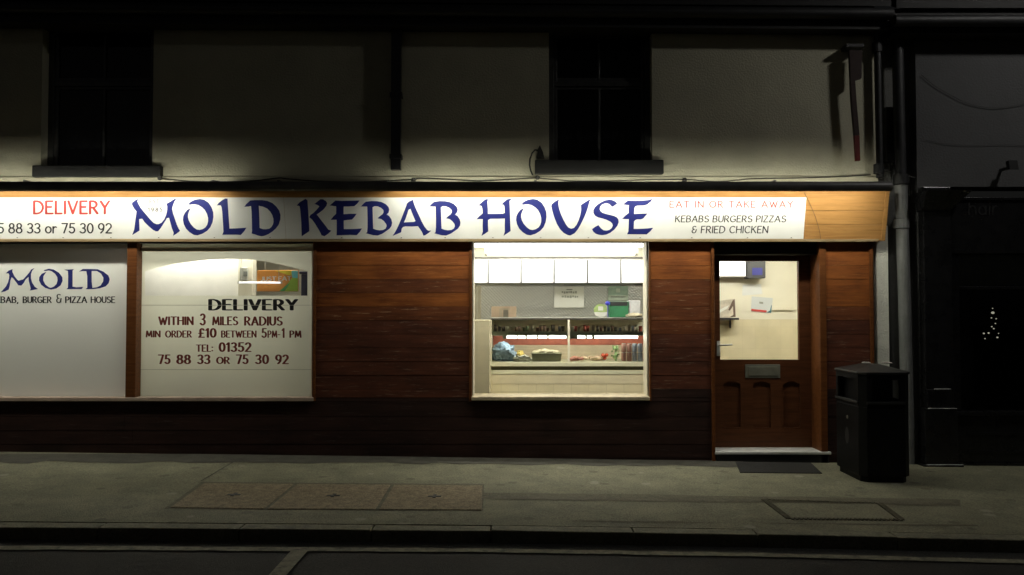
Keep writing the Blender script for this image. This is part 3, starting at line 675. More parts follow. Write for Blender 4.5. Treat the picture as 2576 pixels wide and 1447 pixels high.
# food window: frame + pane
mb = MB(); x0, x1, z0, z1 = oF; z0 = Z(998, .05)
mb.box(x0+.001, x0+.012, .03, .24, z0, z1); mb.box(x1-.016, x1-.001, .03, .24, z0, z1); mb.box(x0+.001, x1-.001, .031, .239, z0-.012, z0-.0005); mb.box(x0+.001, x1-.001, .031, .239, z1+.0005, z1+.012)
fw = mb.build('window', M_frame, shop, bevel=.003)
mb = MB(); mb.add([(x0+.01, .1, z0), (x1-.016, .1, z0), (x1-.016, .1, z1), (x0+.01, .1, z1)], [(0,1,2,3)]); mb.build('pane', M_glass, fw)

# ---- entrance door, set back
Yd = .20
dx0, dx1 = X(1798, -.055)+.002, X(2046, Yd); dz0 = Z(1134, Yd, 1900); dz1 = Z(614, Yd)
gx0, gx1, gz0, gz1 = X(1811, Yd), X(2010, Yd), Z(905, Yd), Z(657, Yd)
pz0, pz1 = Z(1078, Yd), Z(958, Yd)
pan = [(X(a, Yd), X(b_, Yd)) for a, b_ in ((1819,1861),(1893,1937),(1969,2011))]
mb = MB()
walls(mb, dx0, dx1, dz0, dz1, Yd, Yd+.045, [(gx0, gx1, gz0, gz1)] + [(a, b_, pz0, pz1) for a, b_ in pan])
door = mb.build('door', M_door, shop)
for a, b_ in pan:
    mb = MB()
    mb.box(a, b_, Yd+.022, Yd+.04, pz0, pz1)                               # recessed field
    ar = [(a-.001, pz1+.002), (a-.001, pz1-.035)] + [(a+(b_-a)*i/8, pz1-.035+.03*math.sin(math.pi*i/8)) for i in range(9)] + [(b_+.001, pz1-.035), (b_+.001, pz1+.002)]
    mb.prismy(ar[::-1], Yd+.001, Yd+.02)                                      # arched head
    mb.prismy([(a, pz0+.0), (b_, pz0+.0), (b_, pz0+.012), ((a+b_)/2, pz0+.004), (a, pz0+.012)], Yd-.002, Yd+.02)
    mb.build('door_panel', M_door, door)
mb = MB(); mb.add([(gx0, Yd+.02, gz0), (gx1, Yd+.02, gz0), (gx1, Yd+.02, gz1), (gx0, Yd+.02, gz1)], [(0,1,2,3)]); mb.build('glass', M_glass, door)
mb = MB(); lx0, lx1, lz0, lz1 = X(1873, Yd), X(1961, Yd), Z(951, Yd), Z(917, Yd)
mb.box(lx0, lx1, Yd-.008, Yd-.0005, lz0, lz1); mb.box(lx0+.03, lx1-.03, Yd-.014, Yd-.0085, lz0+.022, lz1-.022); mb.build('letterbox', M_brass, door, bevel=.003)
mb = MB(); hx, hz = X(1807, Yd), Z(868, Yd)
mb.box(hx-.018, hx+.018, Yd-.008, Yd-.0005, hz-.11, hz+.04)
mb.tube([(hx, Yd-.008, hz), (hx, Yd-.05, hz)], .009, 8); mb.tube([(hx-.005, Yd-.05, hz), (hx+.06, Yd-.055, hz), (hx+.125, Yd-.05, hz+.006)], .009, 8)
mb.build('handle', M_chrome, door, smooth=True)
mb = MB(); sx0, sx1 = X(1796, -.06), X(2088, -.06); st = Z(1137, -.06, 1900)
mb.box(sx0, sx1, -.06, .28, st-.028, st); mb.build('threshold', mat('threshold_paint', (.70, .70, .67), .35, var=.12, vs=12), shop, bevel=.006)
mb = MB(); mb.box(sx0+.02, sx1-.02, -.05, .28, -.4, st-.029); mb.build('step', M_blackm, shop)
mb = MB(); mb.box(dx0-.02, oD[1]-.001, .02, .24, Z(640, .02), 2.27); mb.build('door_head', M_room, shop)

# ---- interior shell
IY0, IY1, IZ0, IZ1 = .25, 3.0, .02, 2.33
ixr = X(2199, 0)-.02
zc = IZ1
mb = MB(); mb.box(XB+.3, ixr, IY0, IY1, zc, zc+.05); mb.build('ceiling', M_ceil, shop)
mb = MB(); mb.box(XB+.3, ixr, IY0, IY1, IZ0-.1, IZ0); mb.build('floor', M_floor, shop)
mb = MB(); mb.box(XB+.3, ixr, IY1, IY1+.1, IZ0, zc); mb.box(ixr, ixr+.05, IY0, IY1, IZ0, zc); mb.box(XB+.25, XB+.3, IY0, IY1, IZ0, zc)
xp = X(1150, .6); mb.box(xp-.08, xp, IY0+.3, IY1, IZ0, zc)               # partition left of the counter
mb.build('inner_wall', M_cream, shop)
YB = 2.55
bx0, bx1 = xp+.002, X(1700, YB)
mb = MB(); mb.box(bx0, bx1, YB, YB+.03, 1.0, Z(714, YB)); mb.build('steel_backing', M_steel, shop)
mb = MB(); mb.box(bx0, bx1, YB, YB+.03, Z(714, YB)+.001, zc); mb.build('upper_back_wall', M_cream, shop)
# white wall seen through the arched clear strip of the delivery window
Yw = 1.05
mb = MB(); mb.box(XB+.4, X(600, Yw), Yw, Yw+.1, IZ0, zc); mb.build('white_partition', M_ceil, shop)
mb = MB(); mb.box(X(604, Yw), X(640, Yw), Yw-.08, Yw+.06, IZ0, zc); mb.build('pillar', M_cream, shop, bevel=.006)
# tiled wall behind the door
Yt = 1.5
tx0 = X(1745, Yt)
mb = MB(); mb.box(tx0, ixr-.001, Yt, Yt+.08, IZ0, Z(804, Yt)); mb.build('tiled_wall', M_tile2, shop)
mb = MB(); mb.box(tx0, ixr-.001, Yt+.002, Yt+.08, Z(804, Yt)+.001, zc); mb.build('lobby_wall', M_cream, shop)
mb = MB(); mb.box(X(1941, Yt), X(1993, Yt), Yt-.03, Yt, Z(780, Yt), Z(774, Yt)); mb.build('wall_trim', M_frame, shop)

# ================================================================== fascia sign
zt, zb = Z(480, -.20), Z(606, -.09); yt, yb_ = -.20, -.09
fd = Vector((0, yb_-yt, zb-zt)).normalized(); fn = Vector((0, fd.z, -fd.y)); fn = fn if fn.y < 0 else -fn
def FP(px, py, off=0.0):
    d = ray(px, py); p0 = Vector((0, yt, zt)); t = (p0 - Vector((0, CAMY, CAMZ))).dot(fn)/d.dot(fn)
    return Vector((0, CAMY, CAMZ)) + d*t + fn*off
fx1 = U(2236, 480, yt).x
sign = thing('fascia_sign', (0, -.1, zb), 'long canted timber fascia carrying the white shop name board with blue lettering', 'shop sign')
mb = MB()
lv = [0, .40, .68, 1.0]; flen = math.hypot(yt-yb_, zt-zb)
for a, b_ in zip(lv[:-1], lv[1:]):
    pa = Vector((0, yt, zt)) + fd*(a*flen+.0015); pb = Vector((0, yt, zt)) + fd*(b_*flen-.0015)
    mb.prismx([(pa.y, pa.z), (pb.y, pb.z), (pb.y+.03, pb.z), (pa.y+.03, pa.z)], XB, fx1)
mb.prismx([(-.004, zt-.003), (yt+.03, zt-.003), (yb_+.03, zb+.003), (-.004, zb+.003)], XB, fx1-.01)
mb.build('timber_face', M_fwood, sign, bevel=.002)
mb = MB()
e0, e1 = FP(2225, 480, .001), FP(2236, 480, .001)
pa = Vector((0, yt, zt)); pb = Vector((0, yb_, zb))
mb.hexa([(fx1-.035, *(pb+fn*.012).yz), (fx1+.004, *(pb+fn*.012).yz), (fx1+.004, *(pb+fn*.0005).yz), (fx1-.035, *(pb+fn*.0005).yz),
         (fx1-.035, *(pa+fn*.012).yz), (fx1+.004, *(pa+fn*.012).yz), (fx1+.004, *(pa+fn*.0005).yz), (fx1-.035, *(pa+fn*.0005).yz)])
mb.build('end_trim', M_fwood, sign, bevel=.002)
def slab(mb, px0, px1, py0, py1, o0, o1, xleft=None, xright=None):
    A = [FP(px0, py1, o1), FP(px1, py1, o1), FP(px1, py1, o0), FP(px0, py1, o0), FP(px0, py0, o1), FP(px1, py0, o1), FP(px1, py0, o0), FP(px0, py0, o0)]
    if xleft is not None:
        for i in (0, 3, 4, 7): A[i].x = xleft
    if xright is not None:
        for i in (1, 2, 5, 6): A[i].x = xright
    mb.hexa(A)
xseam = FP(717, 550).x; xpan = FP(2024, 550).x
mb = MB(); slab(mb, 0, 700, 497, 601, .0005, .008, XB, xseam-.0015); mb.build('panel', M_white, sign, bevel=.001)
mb = MB(); slab(mb, 720, 2024, 497, 601, .0005, .008, xseam+.0015, xpan); mb.build('panel', M_white, sign, bevel=.001)
mb = MB(); slab(mb, 0, 2200, 601.5, 608, .0005, .018, XB, fx1-.06); mb.build('bottom_bead', wood('bead_timber', (.40, .30, .17), (.26, .19, .10), .5), sign, bevel=.003)
put = lambda px, py, l: FP(px, py, .0088+l)
K = 10.304
words = {'Mold': [('M', 350, 0), ('O', 350, 0), ('L', 580, 0), ('D', 580, 0)],
         'Kebab': [('K', 810, 0), ('k', 810, 0), ('E', 810, 0), ('B', 1040, -1957), ('A', 1040, 0), ('B', 1040, 0)],
         'House': [('H', 1310, 0), ('O', 1310, -352), ('U', 1580, 0), ('S', 1580, 0), ('e', 1580, 0)]}
for w_, ls in words.items():
    mb = None
    for ch, x0, dx in ls:
        f_ = src2d(x0, 540, K)
        if ch != 'k': mb = MB()          # K is painted in two strokes
        fillpoly(mb, [[f_(x+dx, y) for x, y in lp] for lp in TR[ch]], put)
        if ch != 'K': mb.build('letter', M_blue, sign)
def line(s, x0, x1, y0, y1, m, parent, putf, **k):
    mb = MB(); write(mb, s, x0/1.10598, x1/1.10598, y0/1.10598, y1/1.10598, putf, **k); return mb.build('lettering', m, parent)
line('DELIVERY', 93, 308, 560, 594, M_red, sign, put, nib=(.105, .075, 20), gap=.27)
line('75 88 33 or 75 30 92', -26, 313, 622, 648, M_ink, sign, put, nib=(.085, .065, 0), gap=.22, space=.38)
line('EST', 417, 444, 555.5, 565, M_grey, sign, put, nib=(.10, .08, 0), gap=.5)
line('1985', 413, 453, 578, 588, M_grey, sign, put, nib=(.10, .08, 0), gap=.6)
line('EAT IN OR TAKE AWAY', 1862, 2206, 560, 577, M_red, sign, put, nib=(.076, .066, 0), gap=.34, space=.6)
line('KEBABS BURGERS PIZZAS', 1877, 2186, 600.5, 617.5, M_ink, sign, put, nib=(.085, .06, 20), gap=.26, space=.45, slant=.1)
line('& FRIED CHICKEN', 1923, 2136, 629.5, 648, M_ink, sign, put, nib=(.085, .06, 20), gap=.26, space=.5, slant=.1)
for px in (45, 160, 280, 400, 540, 680, 860, 1010, 1120, 1240, 1360, 1480, 1610, 1740, 1880, 1990):
    q = FP(px, 597.5, .0085); mb = MB(); mb.lathe((q.x, q.y, q.z), [(.007, -.004), (.006, .002)], 8); mb.build('screw_head', M_brass, sign)
mb = MB(); mb.tube([FP(2022, 484, .012), FP(2035, 510, .016), FP(2050, 545, .014), FP(2060, 580, .016), FP(2064, 604, .014)], .0024, 6)
tag(mb.build('sign_cable', mat('brown_cable', (.10, .055, .025), .5)), 'thin dark cable hanging down the bare timber end of the fascia', 'cable')

# ================================================================== light trough over the sign
ty, tz = -.495, 2.600
trough = thing('light_trough', (0, -.5, 2.55), 'dark half round light trough running above the fascia sign, one tube dead', 'light fitting')
tx1 = X(2243, -.53, 468)
pr = [(-.521, 2.5465), (-.5365, 2.562), (-.5445, 2.583), (-.545, 2.601), (-.538, 2.620), (-.522, 2.634), (-.503, 2.640), (-.484, 2.6355), (-.471, 2.623), (-.468, 2.6030)]
th = .004; inner = []
for i, (y, z) in enumerate(pr):
    a, b_ = pr[max(0, i-1)], pr[min(len(pr)-1, i+1)]; t = Vector((b_[0]-a[0], b_[1]-a[1])).normalized()
    inner.append((y - t.y*-th*1.0, z - t.x*th))
mb = MB(); mb.prismx(pr + inner[::-1], XB, tx1)
mb.build('housing', M_trough, trough)
mb = MB(); mb.prismx(pr, tx1+.001, tx1+.006); mb.build('end_cap', M_trough, trough)
for px in (60, 700, 1347, 1950):
    q = X(px, -.5, 470); mb = MB(); mb.box(q-.012, q+.012, -.5, .0, 2.641, 2.655); mb.build('bracket', M_trough, trough)
for px in (960, 1420):
    q = X(px, -.53, 468); mb = MB(); mb.prismx([(y*1.0+(y+.5)*.06, z+(z-2.6)*.06) for y, z in pr] + pr[::-1], q-.006, q+.006); mb.build('joint_band', M_trough, trough)
tubes = [(-700, -290, 1), (-282, 128, 1), (136, 525, 1), (553, 955, 0), (980, 1368, 1), (1376, 1781, 1), (1789, 2222, 1)]
for a, b_, on in tubes:
    xa, xb2 = X(a, ty, 470), X(b_, ty, 470); mb = MB(); n_ = 6
    mb.tube([(xa+(xb2-xa)*i/n_, ty, tz) for i in range(n_+1)], .019, 10)
    t_ = mb.build('tube', M_tubeon if on else M_tubeoff, trough, smooth=False)
    if not on: t_['label'] = 'dead unlit tube'
    mb = MB(); mb.box(xb2+.002, xb2+.02, ty-.012, ty+.012, tz-.018, tz+.02); mb.build('lamp_holder', M_frame, trough)

for px in (529, 974):          # end plates of the lit fittings either side of the dead one, extended unseen to block side light
    q = X(px, ty, 470); mb = MB(); mb.prismx([(-.545, 2.554), (-.50, 2.556), (-.40, 2.574), (-.206, 2.603), (-.04, 2.603), (-.04, 2.70), (-.42, 2.668), (-.50, 2.645), (-.54, 2.62)], q-.004, q+.004); mb.build('end_plate', M_trough, trough)

# ================================================================== pipes, cables and fittings on the facade
def pipe(name, pts, r, m, label, cat, square=False, collars=()):
    o = thing(name, pts[-1], label, cat)
    mb = MB()
    if square:
        a, b_ = pts; mb.box(a[0]-r, a[0]+r, a[1]-r*.7, a[1]+r*.7, b_[2], a[2])
    else: mb.tube(pts, r, 14)
    mb.build('pipe', m, o, smooth=not square)
    for z in collars:
        mb = MB(); x, y = pts[0][0], pts[0][1]
        if square: mb.box(x-r-.012, x+r+.012, y-r*.7-.01, 0, z-.02, z+.02)
        else:
            mb.lathe((x, y, z), [(r+.001, -.05), (r+.014, -.045), (r+.014, .045), (r+.001, .05)], 14)
            mb.box(x-.02, x+.02, y+r, max(y+r+.02, .14), z-.02, z+.02)
        mb.build('bracket', m, o)
    return o
xq = X(997, -.06, 250)
pipe('drainpipe', [(xq, -.06, 4.4), (xq, -.06, Z(428, -.06))], .047, M_black, 'black square stub of drainpipe ending above the fascia between the upper windows', 'drainpipe', True, (Z(240, -.06), Z(395, -.06)))
xq = X(2208, -.07, 250)
pipe('drainpipe', [(xq, -.07, 4.4), (xq+.012, -.07, Z(447, -.07))], .033, M_blackm, 'slim black downpipe at the right corner of the rendered wall', 'drainpipe', collars=(Z(120, -.07), Z(425, -.07)))
xq = X(2273, -.02, 600)
pp = pipe('drainpipe', [(xq-.02, -.02, 2.72), (xq, -.02, 1.6), (xq+.02, -.02, zg(3.9)-.1)], .058, M_pgrey, 'thick downpipe, black above and grey below, between the takeaway and the black shopfront', 'drainpipe', collars=(Z(563, -.02),))
mb = MB(); mb.tube([(xq-.035, -.02, 4.3), (xq-.02, -.02, 2.721)], .054, 14); mb.build('upper_pipe', M_blackm, pp, smooth=True)
mb = MB(); mb.lathe((xq-.02, -.02, 2.73), [(.06, -.05), (.072, -.04), (.072, .05), (.056, .06)], 14); mb.build('socket', M_blackm, pp, smooth=True)
def cable(name, pts, r, label, Y=-.02, cat='cable'):
    mb = MB(); P = [U(x, y, Y) for x, y in pts]; Q = []
    for i in range(len(P)-1):
        p0, p1, p2, p3 = P[max(0, i-1)], P[i], P[i+1], P[min(len(P)-1, i+2)]
        for k in range(5):
            t = k/5; Q.append(.5*((2*p1)+(p2-p0)*t+(2*p0-5*p1+4*p2-p3)*t*t+(3*p1-p0-3*p2+p3)*t**3))
    Q.append(P[-1]); mb.tube(Q, r, 6); return tag(mb.build(name, M_cable, smooth=True), label, cat)
cable('wall_cable', [(405,449),(470,456),(560,458),(640,455),(700,448),(722,450),(800,456),(900,458),(960,456),(1040,452),(1055,449),(1120,451),(1200,455),(1280,452),(1345,448),(1362,449)], .006, 'black cable drooping along the wall just above the light trough', -.045)
cable('wall_cable', [(1362,449),(1450,456),(1560,455),(1650,452),(1722,452),(1800,457),(1850,454),(1900,450),(2060,447),(2190,440)], .005, 'thin black cable along the wall under the middle window towards the corner pipe', -.045)
o = thing('cable_bracket', U(1352, 395, -.03), 'dark pointed bracket with a looped cable beside the middle window sill', 'cable bracket')
mb = MB(); mb.prismy([(p_.x, p_.z) for p_ in (U(1350,398,-.03), U(1369,398,-.03), U(1366,384,-.03), U(1358,366,-.03), U(1353,376,-.03))][::-1], -.05, -.002); mb.build('bracket', M_cable, o)
mb = MB(); mb.tube([U(x, y, -.035) for x, y in ((1356,379),(1346,377),(1338,386),(1333,400),(1332,415),(1335,430),(1340,441))], .008, 6); mb.build('cable', M_cable, o, smooth=True)
for i, (px, py) in enumerate(((1040,453),(1352,447),(1722,453),(402,448))):
    p_ = U(px, py, -.05); mb = MB(); mb.lathe((p_.x, p_.y, p_.z), [(.012, -.02), (.022, -.012), (.024, .01), (.012, .02)], 8)
    tag(mb.build('cable_clip', M_cable, loc=p_), ['lumpy dark clip on the cable right of the square pipe stub', 'dark clip at the left end of the middle sill', 'dark clip on the cable right of the middle sill', 'dark clip at the right end of the left window sill'][i], 'cable clip', 'cable clips on the wall')
# narrow hanging banner on the corner
o = thing('hanging_banner', U(2150, 400, -.12), 'narrow dark hanging banner with a red foot on the right of the rendered wall', 'banner')
mb = MB(); P = [U(2133,130,-.10), U(2165,130,-.10), U(2163,200,-.10), U(2147,205,-.10), U(2151,262,-.10), U(2158,342,-.10), U(2146,342,-.10), U(2138,250,-.10)]
mb.prismy([(p_.x, p_.z) for p_ in P][::-1], -.14, -.10); mb.build('cloth', mat('dark_red_cloth', (.035, .018, .015), .8), o)
mb = MB(); P = [U(2146,343,-.1), U(2158,343,-.1), U(2160,406,-.1), U(2150,406,-.1)]
mb.prismy([(p_.x, p_.z) for p_ in P][::-1], -.14, -.10); mb.build('red_foot', mat('red_cloth', (.15, .012, .009), .7), o)
mb = MB(); q = U(2130, 128, -.3); q2 = U(2168, 122, -.1); mb.box(q2.x-.17, q2.x, -.15, .0, q2.z, q2.z+.03); mb.build('bracket', M_blackm, o)

# ================================================================== window boards with lettering
Ym = .06
def flat(Y): return lambda px, py, l: U(px, py, Y-l)
o = thing('window_board', (X(100, Ym), Ym, Z(1000, Ym)), 'plain white window board with the blue town name, left of the brown post', 'window board')
mb = MB(); a_, b_, c_, d_ = XB+.32, X(318, Ym), Z(1001, Ym), Z(614, Ym); mb.add([(a_, Ym, c_), (b_, Ym, c_), (b_, Ym, d_), (a_, Ym, d_)], [(0,1,2,3)]); mb.build('panel', film('white_sheet', (.89, .89, .85), .04), o)
for ch in 'MOLD':
    mb = MB(); f_ = src2d(0, 680, 6.779); fillpoly(mb, [[f_(x, y) for x, y in lp] for lp in SM[ch]], flat(Ym-.001), grow=.6)
    mb.build('letter', M_blue, o)
pf = flat(Ym-.001); nb_ = dict(nib=(.125, .06, 0), gap=.25)
for s_, a, b_ in (('KEBAB,', -26, 52), ('BURGER', 63, 144), ('PIZZA', 181, 243), ('HOUSE', 252, 321)):
    line(s_, a, b_, 826, 842.5, M_ink, o, pf, **nb_)
line('&', 156, 172, 819, 842.5, M_ink, o, pf, nib=(.09, .045, 0))
# delivery window: frosted film with an arched clear strip
dw = thing('frosted_window', (X(560, Ym), Ym, Z(1000, Ym)), 'frosted delivery window with maroon lettering under an arched clear strip', 'shop window')
fx0, fxr = X(342, Ym), X(787, Ym); fz0, fz1 = Z(1001, Ym), Z(614, Ym)
arch = [(364.5,744),(364.5,683),(400,672.5),(440,664),(480,658),(520,653.5),(572,651),(620,652),(664,657),(700,664.5),(740,673.5),(773.5,682),(773.5,744)]
mb = MB(); A = [U(x, y, Ym) for x, y in arch]
mb.add([(fx0,Ym,fz0),(fxr,Ym,fz0),(fxr,Ym,A[0].z),(fx0,Ym,A[0].z)], [(0,1,2,3)])
mb.add([(fx0,Ym,A[0].z),A[0],A[1],(fx0,Ym,A[1].z)], [(0,1,2,3)])
mb.add([A[-1],(fxr,Ym,A[0].z),(fxr,Ym,A[1].z),A[-2]], [(0,1,2,3)])
up = A[1:-1]
for a, b_ in zip(up[:-1], up[1:]): mb.add([a, b_, (b_.x, Ym, fz1), (a.x, Ym, fz1)], [(0,1,2,3)])
mb.add([(fx0,Ym,A[1].z),A[1],(A[1].x,Ym,fz1),(fx0,Ym,fz1)], [(0,1,2,3)])
mb.add([A[-2],(fxr,Ym,A[-2].z),(fxr,Ym,fz1),(A[-2].x,Ym,fz1)], [(0,1,2,3)])
mb.build('film', M_film, dw)
mb = MB(); mb.add([(fx0,Ym+.006,fz0),(fxr,Ym+.006,fz0),(fxr,Ym+.006,fz1),(fx0,Ym+.006,fz1)], [(0,1,2,3)]); mb.build('pane', M_glass, dw)
mb = MB(); mb.box(fx0, fxr, Ym-.02, Ym-.002, Z(633, Ym), Z(622.5, Ym)); mb.box(fx0, fx0+.008, Ym-.012, Ym-.002, fz0, fz1); mb.box(fxr-.012, fxr, Ym-.012, Ym-.002, fz0, fz1)
mb.build('frame', M_frame, dw, bevel=.004)
mb = MB()
for y in (768, 930): mb.box(fx0+.012, fxr-.014, Ym-.0015, Ym-.0005, Z(y+.5, Ym), Z(y-.5, Ym))
mb.build('film_joint', mat('film_joint', (.42, .42, .35), .6), dw)
bw = dict(nib=(.15, .06, 0), gap=.3)
line('DELIVERY', 579, 830, 834, 862.5, M_ink, dw, pf, nib=(.16, .06, 0), gap=.32)
for s_, a, b_, t, u in (('WITHIN', 440, 539, 882, 903.5), ('3', 555, 573, 874, 904), ('MILES', 590, 663, 882, 904), ('RADIUS', 679, 787, 882, 905),
                        ('MIN', 405, 447, 921, 938), ('ORDER', 459, 534, 921, 938.5), ('£10', 551, 603, 914.5, 938.5), ('BETWEEN', 615, 714, 921, 938.5),
                        ('5', 727, 743, 914.5, 939), ('PM-', 744, 780, 921, 939), ('1', 783, 793, 914.5, 939), ('PM', 805, 839, 921, 939),
                        ('TEL:', 545, 594, 960, 978), ('01352', 608, 700, 954, 978),
                        ('75', 439, 475, 988, 1012), ('88', 490, 532, 988, 1012), ('33', 548, 586, 988, 1012), ('OR', 601, 640, 994, 1012), ('75', 656, 692, 988, 1012), ('30', 709, 749, 988, 1012), ('92', 765, 804, 988, 1012)):
    line(s_, a, b_, t, u, M_maroon, dw, pf, **bw)

# ================================================================== things inside, seen through the arched strip
Ys = .85
o = thing('hanging_sign', U(697, 733, Ys), 'orange and green sign hanging behind the frosted window', 'sign')
a, b_ = U(646, 733.5, Ys), U(750, 680, Ys)
mb = MB(); mb.box(a.x, b_.x, Ys, Ys+.03, a.z, b_.z); mb.build('panel', mat('sign_orange', (.80, .34, .07), .4, var=.08), o, bevel=.004)
def patch(pts, m, name, lift):
    mb = MB(); mb.ngon([U(x, y, Ys-lift) for x, y in pts]); return mb.build(name, m, o)
patch([(690,681),(749,681),(749,690),(732,694),(712,688)], mat('sign_yellow', (.85, .72, .06), .4, var=.05), 'yellow_wedge', .001)
patch([(733,681),(749.5,681),(749.5,700),(735,699)], mat('sign_cyan', (.16, .55, .62), .4, var=.05), 'blue_wedge', .002)
patch([(735,699),(749.5,700),(749.5,733),(717,733),(722,716)], mat('sign_green', (.35, .55, .07), .4, var=.05), 'green_wedge', .003)
patch([(722,716),(730,712),(716,733),(702,733)], mat('sign_dkgreen', (.10, .40, .14), .4, var=.05), 'dark_green_wedge', .004)
mb = MB(); write(mb, 'JUST EAT', 655, 733, 697, 707, lambda px, py, l: U(px, py-(px-655)*.02, Ys-.006-l), nib=(.12, .08, 0), gap=.25, space=.4); mb.build('lettering', M_white, o)
for px in (665, 735): q = X(px, Ys); mb = MB(); mb.tube([(q, Ys+.015, b_.z), (q, Ys+.015, zc)], .004, 6); mb.build('hanger', M_alu, o)
o = thing('thermostat', U(612, 690, Yw-.1), 'small grey control box on the pillar behind the frosted window', 'control box')
a, b_ = U(603, 706, Yw-.12), U(622, 673, Yw-.12); mb = MB(); mb.box(a.x, b_.x, Yw-.12, Yw-.081, a.z, b_.z); mb.build('body', mat('grey_box', (.42, .43, .38), .5), o, bevel=.006)
mb = MB(); a, b_ = U(612, 695, Yw-.125), U(622, 683, Yw-.125); mb.box(a.x, b_.x, Yw-.126, Yw-.1205, a.z, b_.z); mb.build('dial', mat('dark_grey', (.16, .17, .15), .5), o)
o = thing('reflection_streak', U(655, 711, .78), 'slim glowing streak standing in for a reflection, in front of the hanging sign', 'light fitting')  # glowing rod added in place of a reflection in the glass
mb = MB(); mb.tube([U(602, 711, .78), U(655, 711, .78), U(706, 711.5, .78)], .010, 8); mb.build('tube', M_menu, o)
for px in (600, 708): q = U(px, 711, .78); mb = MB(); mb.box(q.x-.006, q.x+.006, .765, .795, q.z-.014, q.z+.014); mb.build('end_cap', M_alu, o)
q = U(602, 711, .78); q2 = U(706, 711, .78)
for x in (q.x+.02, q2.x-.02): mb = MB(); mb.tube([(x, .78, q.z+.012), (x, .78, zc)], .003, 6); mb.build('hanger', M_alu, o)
a, b_ = U(757, 743, .8), U(773, 690, .8); mb = MB(); mb.box(a.x, b_.x, .8, .95, a.z-.3, b_.z); mb.box(a.x-.02, b_.x+.02, .79, .96, b_.z+.001, b_.z+.03)
tag(mb.build('drinks_fridge', mat('navy_box', (.03, .03, .07), .4), bevel=.008, loc=(a.x, .8, a.z)), 'narrow dark blue cabinet right of the hanging sign behind the frosted window', 'cabinet')
mb = MB(); a, b_ = U(440, 1000, .3), U(580, 940, .3); mb.box(a.x, b_.x, .20, .6, IZ0, b_.z); 
tag(mb.build('storage_box', mat('cardboard', (.35, .25, .15), .8), bevel=.01, loc=(a.x, .20, IZ0)), 'box standing behind the lower part of the frosted window', 'box')

# ceiling battens (lit lamps of the room, two of them added unseen)
def batten(x0, x1, y, label, z=None, h=.09, m=None):
    z = z or zc
    o = thing('ceiling_batten', ((x0+x1)/2, y, z), label, 'ceiling light', 'ceiling battens in the takeaway')
    mb = MB(); mb.box(x0-.03, x1+.03, y-.045, y+.045, z-.035, z-.001); mb.build('base', M_frame, o)
    mb = MB(); n_ = 8
    pr2 = [(y-.06, z-.036), (y-.06, z-h+.02), (y-.04, z-h), (y+.04, z-h), (y+.06, z-h+.02), (y+.06, z-.036)]
    for i in range(n_): mb.prismx(pr2, x0+(x1-x0)*i/n_, x0+(x1-x0)*(i+1)/n_)
    mb.build('diffuser', m or M_batten, o)
    mb = MB(); mb.prismx([(q_[0]*1.0+(q_[0]-y)*.08, q_[1]-(.003 if q_[1] < z-.05 else 0)) for q_ in pr2], x0-.03, x0-.001); mb.build('end_cap', M_alu, o); mb = MB(); mb.prismx([(q_[0]+(q_[0]-y)*.08, q_[1]-(.003 if q_[1] < z-.05 else 0)) for q_ in pr2], x1+.001, x1+.03)
    mb.build('end_cap', M_alu, o)
    return o
yb1 = .9
batten(X(1226, yb1), X(1596, yb1), yb1, 'long lit ceiling light above the food counter', Z(615, yb1), Z(615, yb1)-Z(643, yb1), M_batten_soft)
batten(X(1150, 2.1), X(1650, 2.1), 2.1, 'added unseen ceiling light above the space behind the food counter', m=M_batten_mid)  # added to brighten the back wall and steel
batten(X(1170, .37), X(1650, .37), .37, 'added unseen ceiling light just inside the serving window, behind the pelmet')  # main light of the counter front, added out of sight
batten(X(330, .85), X(800, .85), .87, 'lit ceiling light behind the frosted window', m=M_batten_film)
batten(X(1830, .37), X(2120, .37), .37, 'lit ceiling light inside the entrance, behind the added shield')
mb = MB(); mb.box(xp+.001, ixr-.002, .262, .276, 2.13, zc-.001); mb.build('spill_shield', M_frame, shop)  # unseen shield added to keep room light off the pavement

# ================================================================== food counter
Yc = 1.25
cx0, cx1 = X(1234, Yc), X(1640, Yc)
counter = thing('food_counter', ((cx0+cx1)/2, Yc, IZ0), 'tiled takeaway counter with a glass fronted chilled display', 'counter')
zTop, zShelf, zRail = Z(802, Yc), Z(838, Yc), Z(911, Yc)
mb = MB(); mb.box(cx0, cx1, Yc+.010, Yc+.6, IZ0, Z(966, Yc)); mb.build('tiled_base', M_tile, counter)
mb = MB(); mb.box(cx0, cx1, Yc+.006, Yc+.6, Z(966, Yc)+.001, Z(942, Yc)); mb.build('front_panel', mat('cream_panel', (.66, .60, .42), .5, var=.06), counter)
mb = MB(); M_rail = mat('pale_rail', (.66, .65, .48), .35, var=.06)
mb.box(cx0-.02, cx1, Yc, Yc+.6, Z(942, Yc)+.001, Z(932, Yc)); mb.build('rail', M_rail, counter, bevel=.004); mb = MB(); mb.box(cx0-.02, cx1, Yc, Yc+.62, Z(922, Yc), zRail)
mb.build('rail', M_rail, counter, bevel=.004)
mb = MB(); mb.box(cx0+.01, cx1-.01, Yc+.05, Yc+.55, Z(932, Yc)+.001, Z(922, Yc)-.001); mb.build('vent_slot', mat('olive_dark', (.10, .095, .05), .6), counter)
mb = MB(); mb.box(cx0, cx1, Yc+.02, Yc+.62, zTop-.012, zTop+.012); mb.build('worktop', mat('dark_steel', (.16, .16, .14), .35, metal=.6), counter, bevel=.003)
mb = MB(); mb.box(cx0+.01, cx1-.01, Yc+.04, Yc+.40, zShelf-.02, zShelf+.006); mb.box(cx0+.012, cx1-.01, Yc+.028, Yc+.039, Z(843.5, Yc+.03), Z(834, Yc+.03)); mb.build('glass_shelf', mat('pale_shelf', (.62, .66, .54), .3, var=.05), counter)
